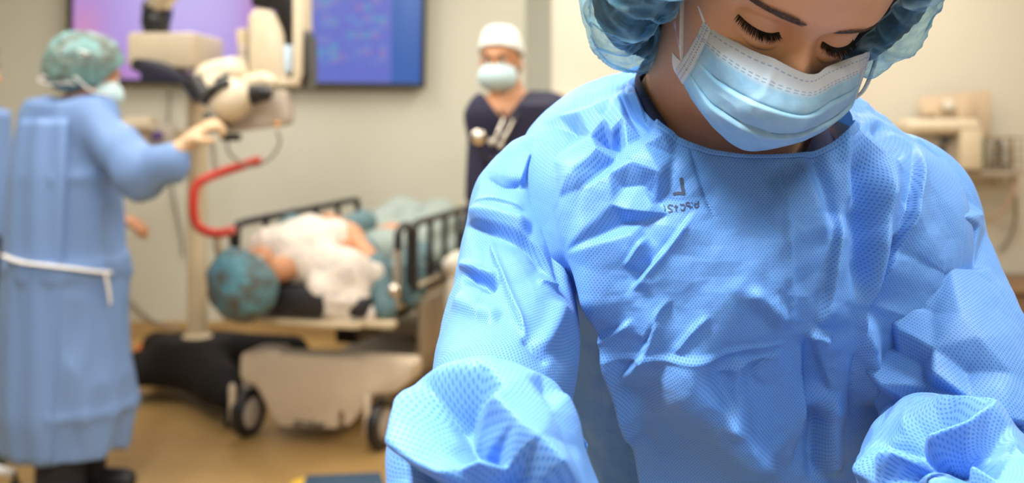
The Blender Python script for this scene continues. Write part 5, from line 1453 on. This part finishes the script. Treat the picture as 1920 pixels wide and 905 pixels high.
# bedding
M_BLANK = mat('grey_teal_blanket', (.30, .36, .33), .9, var=.12, scale=12)
M_DTEAL = mat('dark_teal_drape', (.11, .19, .21), .85, var=.15, scale=12)
g_ = lambda u, l, z: tuple(gl(u, l, z))
bl = cloth('blanket', [('c', g_(4.95, .02, .72), g_(5.85, .02, .72), .11, .10, .08), ('c', g_(5.0, .16, .74), g_(5.55, .10, .82), .10, .11, .06), ('c', g_(5.0, -.14, .74), g_(5.5, -.10, .83), .10, .11, .06),
      ('c', g_(5.5, .1, .80), g_(5.85, .1, .72), .10, .08, .06), ('c', g_(5.5, -.1, .81), g_(5.85, -.1, .72), .10, .08, .06), ('c', g_(4.9, -.22, .69), g_(5.8, -.22, .69), .05, .05, .05), ('c', g_(4.8, .24, .69), g_(5.8, .24, .69), .05, .05, .05)],
      .010, M_BLANK, None, k=.06, amp=.008, fq=8, cut=lambda q: .656 - q[:, 2], vert=False, seed=2)
tag(bl, 'grey-green blanket covering the legs of the patient on the gurney', 'blanket')
A5 = lambda x, y, d: tuple(at(x, y, d))
dr = cloth('drape', [('c', g_(4.52, .26, .70), g_(4.95, .22, .72), .055, .06, .04), ('c', g_(4.62, -.05, .70), g_(4.95, -.2, .78), .07, .08, .05), ('c', g_(4.50, .32, .70), g_(4.46, .36, .58), .045, .04, .03), ('c', g_(4.62, .33, .70), g_(4.58, .365, .60), .04, .03, .03),
      ('c', g_(4.75, -.22, .80), g_(5.0, -.1, .86), .06, .06, .05), ('c', A5(705, 495, 4.62), A5(722, 575, 4.47), .045, .055, .04), ('c', A5(545, 425, 5.0), A5(690, 470, 4.85), .06, .055, .04)], .008, M_DTEAL, None, k=.04, amp=.008, fq=10, vert=False, seed=6)
tag(dr, 'dark teal drape bunched round the waist of the lying patient', 'drape')
M_LINEN = mat('white_linen', (.70, .66, .56), .9, var=.08, scale=20, bump=.001)
ln_ = cloth('linen_sheet', [('c', g_(4.75, .44, .70), g_(5.25, .44, .70), .040, .040, .03), ('c', g_(4.8, .45, .66), g_(4.75, .46, .46), .040, .03, .04), ('c', g_(5.0, .45, .66), g_(5.0, .46, .40), .045, .03, .04), ('c', g_(5.2, .45, .66), g_(5.2, .46, .48), .04, .03, .04)],
      .008, M_LINEN, None, k=.05, amp=.010, fq=12, seed=8)
tag(ln_, 'white linen sheet hanging over the near side of the gurney', 'sheet')

# ------------------------------------------------------------------ patient lying on the gurney
hc = at(470, 514, 4.34)
Rp = Matrix((Vector((.80, -.22, -.55)).normalized(), (0, 0, 1), (0, 0, 1)))   # replaced below
upv = (Vector((-.38, -.90, -.14))).normalized()            # crown of the head points at the camera and left
fw = Vector((.22, -.08, .97)); fw = (fw - upv * fw.dot(upv)).normalized()
xv = (-fw).cross(upv).normalized()
Rp = Matrix((xv, -fw, upv)).transposed()
wp = lambda *p: tuple(np.array(hc) + np.array(Rp @ Vector(p)))
A4 = lambda x, y, d: tuple(at(x, y, d))
pb = head_prims(hc, Rp) + [('c', wp(0, .02, -.06), A4(545, 500, 4.47), .052, .055, .03), ('c', A4(520, 475, 4.62), A4(640, 520, 4.52), .07, .07, .05),
     ('c', A4(585, 485, 4.62), A4(640, 460, 5.05), .12, .12, .06), ('c', g_(5.05, .0, .72), g_(5.15, .0, .72), .12, .12, .05)]
for sx in (-1, 1):
    pb += [('c', g_(5.1, .09 * sx, .72), g_(5.48, .09 * sx, .80), .085, .062, .05), ('c', g_(5.48, .09 * sx, .80), g_(5.80, .08 * sx, .70), .056, .038, .03), ('c', g_(5.80, .08 * sx, .70), g_(5.82, .09 * sx, .80), .034, .025, .02)]
arm = [A4(668, 525, 4.50), A4(700, 520, 4.58), A4(688, 480, 4.70), A4(662, 440, 4.84), A4(640, 420, 4.94)]
for p, q, r, s in zip(arm, arm[1:], (.055, .046, .042, .034), (.048, .042, .034, .027)): pb.append(('c', p, q, r, s, .02))
hv = np.array(arm[4]); fdir = hv - np.array(arm[3]); pb += finger_prims(hv + .05 * fdir / np.linalg.norm(fdir), fdir, (.3, -.2, .9), (-.8, .3, .3), flex=.25)
arm2 = [A4(515, 470, 4.66), A4(520, 442, 4.95), A4(585, 432, 5.05)]
pb += [('c', arm2[0], arm2[1], .048, .040, .02), ('c', arm2[1], arm2[2], .038, .027, .02)] + finger_prims(np.array(arm2[2]) + (.05, 0, .01), (1, .2, 0), (0, 0, 1), (0, 1, 0), flex=.25)
V, Q = sdf_mesh(pb, .007, .02); V = relax(V, Q, 2)
P4 = link('person', npmesh('body', V, Q), M_SKIN2)
tag(P4, 'patient in pale patterned gown and blue-green cap lying on the gurney', 'person')
def pgown_mat():
    m, nt, b = nodes('patterned_gown'); t = NT(nt); c = t.coord()
    v = t.n('ShaderNodeTexVoronoi'); v.inputs['Scale'].default_value = 26; t.l(c, v.inputs['Vector'])
    d = t.math('LESS_THAN', v.outputs['Distance'], .30)
    f = t.noise(c, 8, 3)
    base = t.mix(f, (.66, .58, .50), (.76, .68, .58))
    t.l(t.mix(t.math('MULTIPLY', d, .6), base, (.42, .42, .43)), b.inputs['Base Color']); b.inputs['Roughness'].default_value = .9
    return m
M_PG = pgown_mat()
pg = cloth('patient_gown', [('c', A4(500, 468, 4.60), A4(650, 512, 4.50), .085, .10, .05), ('c', A4(560, 480, 4.58), A4(625, 462, 4.92), .135, .130, .06), ('c', A4(520, 465, 4.60), A4(580, 440, 4.86), .09, .09, .05),
      ('c', A4(655, 518, 4.50), A4(694, 522, 4.56), .085, .066, .03), ('c', A4(600, 545, 4.42), A4(665, 560, 4.44), .06, .06, .05), ('c', A4(610, 580, 4.40), A4(690, 588, 4.42), .030, .03, .05)],
      .008, M_PG, P4, k=.05, amp=.010, fq=9, vert=False, seed=12, label='pale hospital gown with small grey print')
cutp_ = lambda q: -((q - np.array(hc)) @ np.array(Rp) @ np.array((0, .52, .85)) + .012)
cloth('bouffant_cap', [('e', wp(0, .025, .045), (.150, .158, .128), Rp)], .006, M_TEAL2, P4, amp=.006, fq=22, cut=cutp_, vert=False, seed=14, label='blue-green bouffant cap over brown hair')
face_parts(hc, Rp, P4)

# ------------------------------------------------------------------ equipment on the right-hand wall
DW = 6.45
e_ = lambda x, y, d=6.2: at(x, y, d)
M_CARD = mat('beige_card', (.62, .48, .33), .8, var=.1, scale=10)
sh = empty('wall_shelf', e_(1800, 325, 6.28), 'slim grey wall shelf under the white monitor on the right', 'shelf')
o = MB().box(e_(1795, 323, 6.28), (.74, .30, .02), .005).build('shelf_board', M_GREYB); rel(o, sh)
for x in (1725, 1870):
    o = MB().prism([e_(x, 326, 6.43), e_(x, 350, 6.43), e_(x, 326, 6.2)], (.012, 0, 0)).build('bracket', M_GREYB); rel(o, sh)
mo_ = empty('patient_monitor', e_(1757, 320, 6.2), 'white box-shaped monitor with dark sockets and an orange label on the wall shelf', 'monitor')
def mn(mb, name, m, label=None):
    o = mb.build(name, m); rel(o, mo_)
    if label: o['label'] = label
    return o
mn(MB().box(e_(1757, 237, 6.2), (.42, .24, .085), .035, None, 4), 'top_cover', M_IVORY)
mn(MB().box(e_(1806, 278, 6.2), (.125, .24, .235), .012), 'front_panel', M_IVORY)
mn(MB().box(e_(1742, 286, 6.24), (.26, .16, .19), .01), 'socket_panel', M_GREYB)
for x, y in ((1772, 262), (1770, 300), (1766, 282)):
    mn(MB().tube([e_(x, y, 6.16), e_(x, y, 6.12)], .024, 14), 'socket', M_PLBLK)
mn(MB().box(e_(1745, 290, 6.155), (.085, .012, .045), .003), 'label_plate', mat('orange_label', (.75, .22, .05), .6), 'orange label')
cb = empty('storage_box', e_(1795, 260, 6.38), 'open beige cardboard box standing behind the white monitor', 'box')
for nm_, pts, ex in (('box_panel', [e_(1724, 222, 6.36), e_(1724, 182, 6.36), e_(1858, 168, 6.36), e_(1856, 262, 6.36), e_(1830, 262, 6.36)], (0, .01, 0)),
                     ('box_flap', [e_(1728, 190, 6.33), e_(1758, 186, 6.30), e_(1760, 214, 6.30), e_(1728, 216, 6.33)], (0, .008, 0)), ('box_flap', [e_(1792, 186, 6.31), e_(1826, 176, 6.32), e_(1826, 230, 6.32), e_(1796, 225, 6.31)], (0, .008, 0))):
    o = MB().prism(pts, ex, .002).build(nm_, M_CARD); rel(o, cb)
o = MB().box(e_(1778, 196, 6.33), (.07, .03, .06), .01).build('tissue', M_LINEN); rel(o, cb)
bk = empty('wire_basket', e_(1868, 318, 6.25), 'wire basket full of tangled leads beside the white monitor', 'basket')
wb = MB(); x0, x1 = e_(1832, 0).x, e_(1910, 0).x; z0, z1 = e_(0, 318).z, e_(0, 258).z
for k in range(9):
    x = x0 + (x1 - x0) * k / 8
    wb.tube([(x, 6.14, z1), (x, 6.14, z0), (x, 6.29, z0), (x, 6.29, z1)], .004, 6)
for k in range(4):
    z = z0 + (z1 - z0) * k / 3
    wb.tube([(x0, 6.14, z), (x1, 6.14, z), (x1, 6.29, z), (x0, 6.29, z), (x0, 6.14, z)], .005, 6)
o = wb.build('basket_wire', M_CHROME); rel(o, bk)
o = MB().box(((x0 + x1) / 2, 6.265, (z0 + z1) / 2), (x1 - x0 - .03, .03, z1 - z0 - .03), .01).build('back_plate', mat('brown_plate', (.16, .11, .07), .7)); rel(o, bk)
rl = random.Random(5)
for k, (nm_, colr) in enumerate((('green_lead', (.05, .22, .08)), ('white_lead', (.7, .68, .62)), ('grey_lead', (.30, .27, .23)), ('dark_lead', (.03, .03, .03)), ('white_lead', (.7, .68, .62)), ('brown_lead', (.25, .14, .08)))):
    xa = x0 + .02 + (x1 - x0 - .04) * k / 6; xb = xa + (x1 - x0 - .04) / 6 - .022
    pts = [(xa + (xb - xa) * ((q * .618) % 1), 6.17 + .04 * ((q * .37) % 1), z0 + .02 + (z1 - z0 - .03) * (.5 + .5 * math.sin(q * 1.9 + k))) for q in range(7)]
    tag(MB().tube(pts, .008, 8, 6).build('lead_cable', mat(nm_, colr, .5)), {0: 'green lead coiled in the wire basket', 1: 'white lead looping near the top of the wire basket', 2: 'grey lead coiled in the wire basket', 3: 'black lead coiled in the wire basket', 4: 'second white lead tangled in the wire basket', 5: 'brown lead coiled in the wire basket'}[k], 'cable', 'leads in the wire basket')
tag(MB().tube([e_(1905, 322, 6.2), e_(1900, 360, 6.22), e_(1880, 395, 6.3), e_(1850, 408, 6.38), e_(1838, 398, 6.40)], .013, 10, 6).build('hose', mat('pinkish_hose', (.58, .44, .34), .5)), 'pinkish hose looping below the wire basket', 'hose')
tag(MB().tube([e_(1895, 322, 6.3), e_(1905, 400, 6.38), e_(1890, 450, 6.42), e_(1872, 470, 6.42)], .008, 10, 6).build('hose', M_CORD), 'thin grey hose hanging down the wall below the basket', 'hose')
bw = empty('wall_unit', e_(1066, 200, 6.3), 'small beige wall unit beside the shoulder of the man in navy', 'wall unit')
o = MB().box(e_(1068, 186, 6.34), (.20, .20, .085), .02).build('unit_case', M_IVORY); rel(o, bw)
o = MB().box(e_(1062, 205, 6.34), (.15, .18, .045), .01).build('unit_base', M_DGREY); rel(o, bw)
lc_ = empty('low_cabinet', (at(1985, 0, 6.0).x, 6.1, 0), 'low brown wooden cabinet against the wall at the right edge', 'cabinet')
M_WOOD = mat('brown_wood', (.20, .115, .055), .5, var=.25, scale=6)
zc_ = at(0, 535, 6.0).z; cxx = at(1985, 0, 6.0).x
for nm_, bxx in (('cabinet_body', ((cxx, 6.14, zc_ / 2), (.72, .54, zc_ - .03))), ('cabinet_top', ((cxx, 6.13, zc_ - .012), (.76, .58, .025)))):
    o = MB().box(bxx[0], bxx[1], .006).build(nm_, M_WOOD); rel(o, lc_)
for sx in (-1, 1):
    o = MB().box((cxx + .175 * sx, 5.862, zc_ / 2), (.33, .018, zc_ - .08), .004).build('door', M_WOOD); rel(o, lc_)
    k = MB().tube([(cxx + .03 * sx, 5.85, zc_ * .62), (cxx + .03 * sx, 5.83, zc_ * .62)], .010, 10).build('knob', M_CHROME); k.parent = o

# ------------------------------------------------------------------ things on the floor
pf = empty('step_platform', at(642, 893, 4.1).x and (at(642, 893, 4.0).x, 4.0, 0), 'flat blue anti-fatigue mat with a yellow edge on the floor', 'mat')
M_BLUEM = mat('blue_mat', (.030, .075, .135), .6); M_YEL = mat('yellow_edge', (.80, .50, .05), .6)
zt = .03
def fl(px, py, z=zt):
    d = (CAMZ - z) * F / (py - HZ); return at(px, py, d)
pf.name = 'floor_mat'
o = MB().prism([fl(574, 890), fl(714, 884), fl(738, 960), fl(545, 975)], (0, 0, -zt), .004).build('mat_pad', M_BLUEM); rel(o, pf)
o = MB().prism([fl(548, 900), fl(574, 893), fl(545, 972), fl(505, 985)], (0, 0, -zt + .002), .004).build('mat_edge', M_YEL); rel(o, pf)
# foot pedal and its orange lead by the microscope stand
fp = empty('foot_pedal', (at(325, 640, 6.2).x, 6.2, 0), 'small black foot pedal box with a red button by the wall', 'foot pedal')
o = MB().box((fp.location.x, 6.2, .05), (.26, .18, .10), .02).build('pedal_body', M_PLBLK); rel(o, fp)
o = MB().tube([(fp.location.x + .09, 6.17, .09), (fp.location.x + .09, 6.17, .12)], .03, 16).build('pedal_button', M_RED); rel(o, fp)
M_OR = mat('orange_cord', (.70, .16, .04), .5)
f2 = lambda x, y, z=.012: fl(x, y, z)
tag(MB().tube([f2(225, 668), f2(252, 662), f2(270, 668), f2(280, 655), f2(272, 648), f2(258, 652), f2(262, 664), f2(272, 660), f2(268, 656)], .012, 8, 6).build('power_cord', M_OR), 'orange power cord coiled on the floor by the wall', 'cord')
tag(MB().tube([f2(470, 655), f2(440, 668), f2(425, 655), f2(450, 646), f2(500, 640), f2(560, 634)], .012, 8, 6).build('power_cord', M_OR), 'orange power cord on the floor under the gurney', 'cord')
# rolling stool at the bottom left
sx0, sy0 = at(-138, 0, 3.96).x, 3.96
rs = empty('rolling_stool', (sx0, sy0, 0), 'rolling stool with pale metal legs at the bottom left edge', 'stool')
o = MB().lathe([(.001, .50), (.16, .50), (.175, .515), (.175, .545), (.16, .56), (.001, .56)], (sx0, sy0, 0), 32).build('seat', M_PLBLK); rel(o, rs)
o = MB().lathe([(.03, .12), (.03, .34), (.02, .34), (.02, .50)], (sx0, sy0, 0), 18).build('gas_lift', M_CHROME); rel(o, rs)
for k in range(5):
    a = math.radians(4 + 72 * k); dx, dy = math.cos(a), math.sin(a)
    l = MB().tube([(sx0, sy0, .14), (sx0 + .15 * dx, sy0 - .15 * dy, .125), (sx0 + .34 * dx, sy0 - .34 * dy, .085)], [.024, .022, .016], 10, 3).build('leg', M_LUMF); rel(l, rs)
    c = MB().tube([(sx0 + .34 * dx - .012, sy0 - .34 * dy, .03), (sx0 + .34 * dx + .012, sy0 - .34 * dy, .03)], .03, 16).tube([(sx0 + .34 * dx, sy0 - .34 * dy, .03), (sx0 + .34 * dx, sy0 - .34 * dy, .09)], .01, 8).build('caster', M_PLBLK); c.parent = l
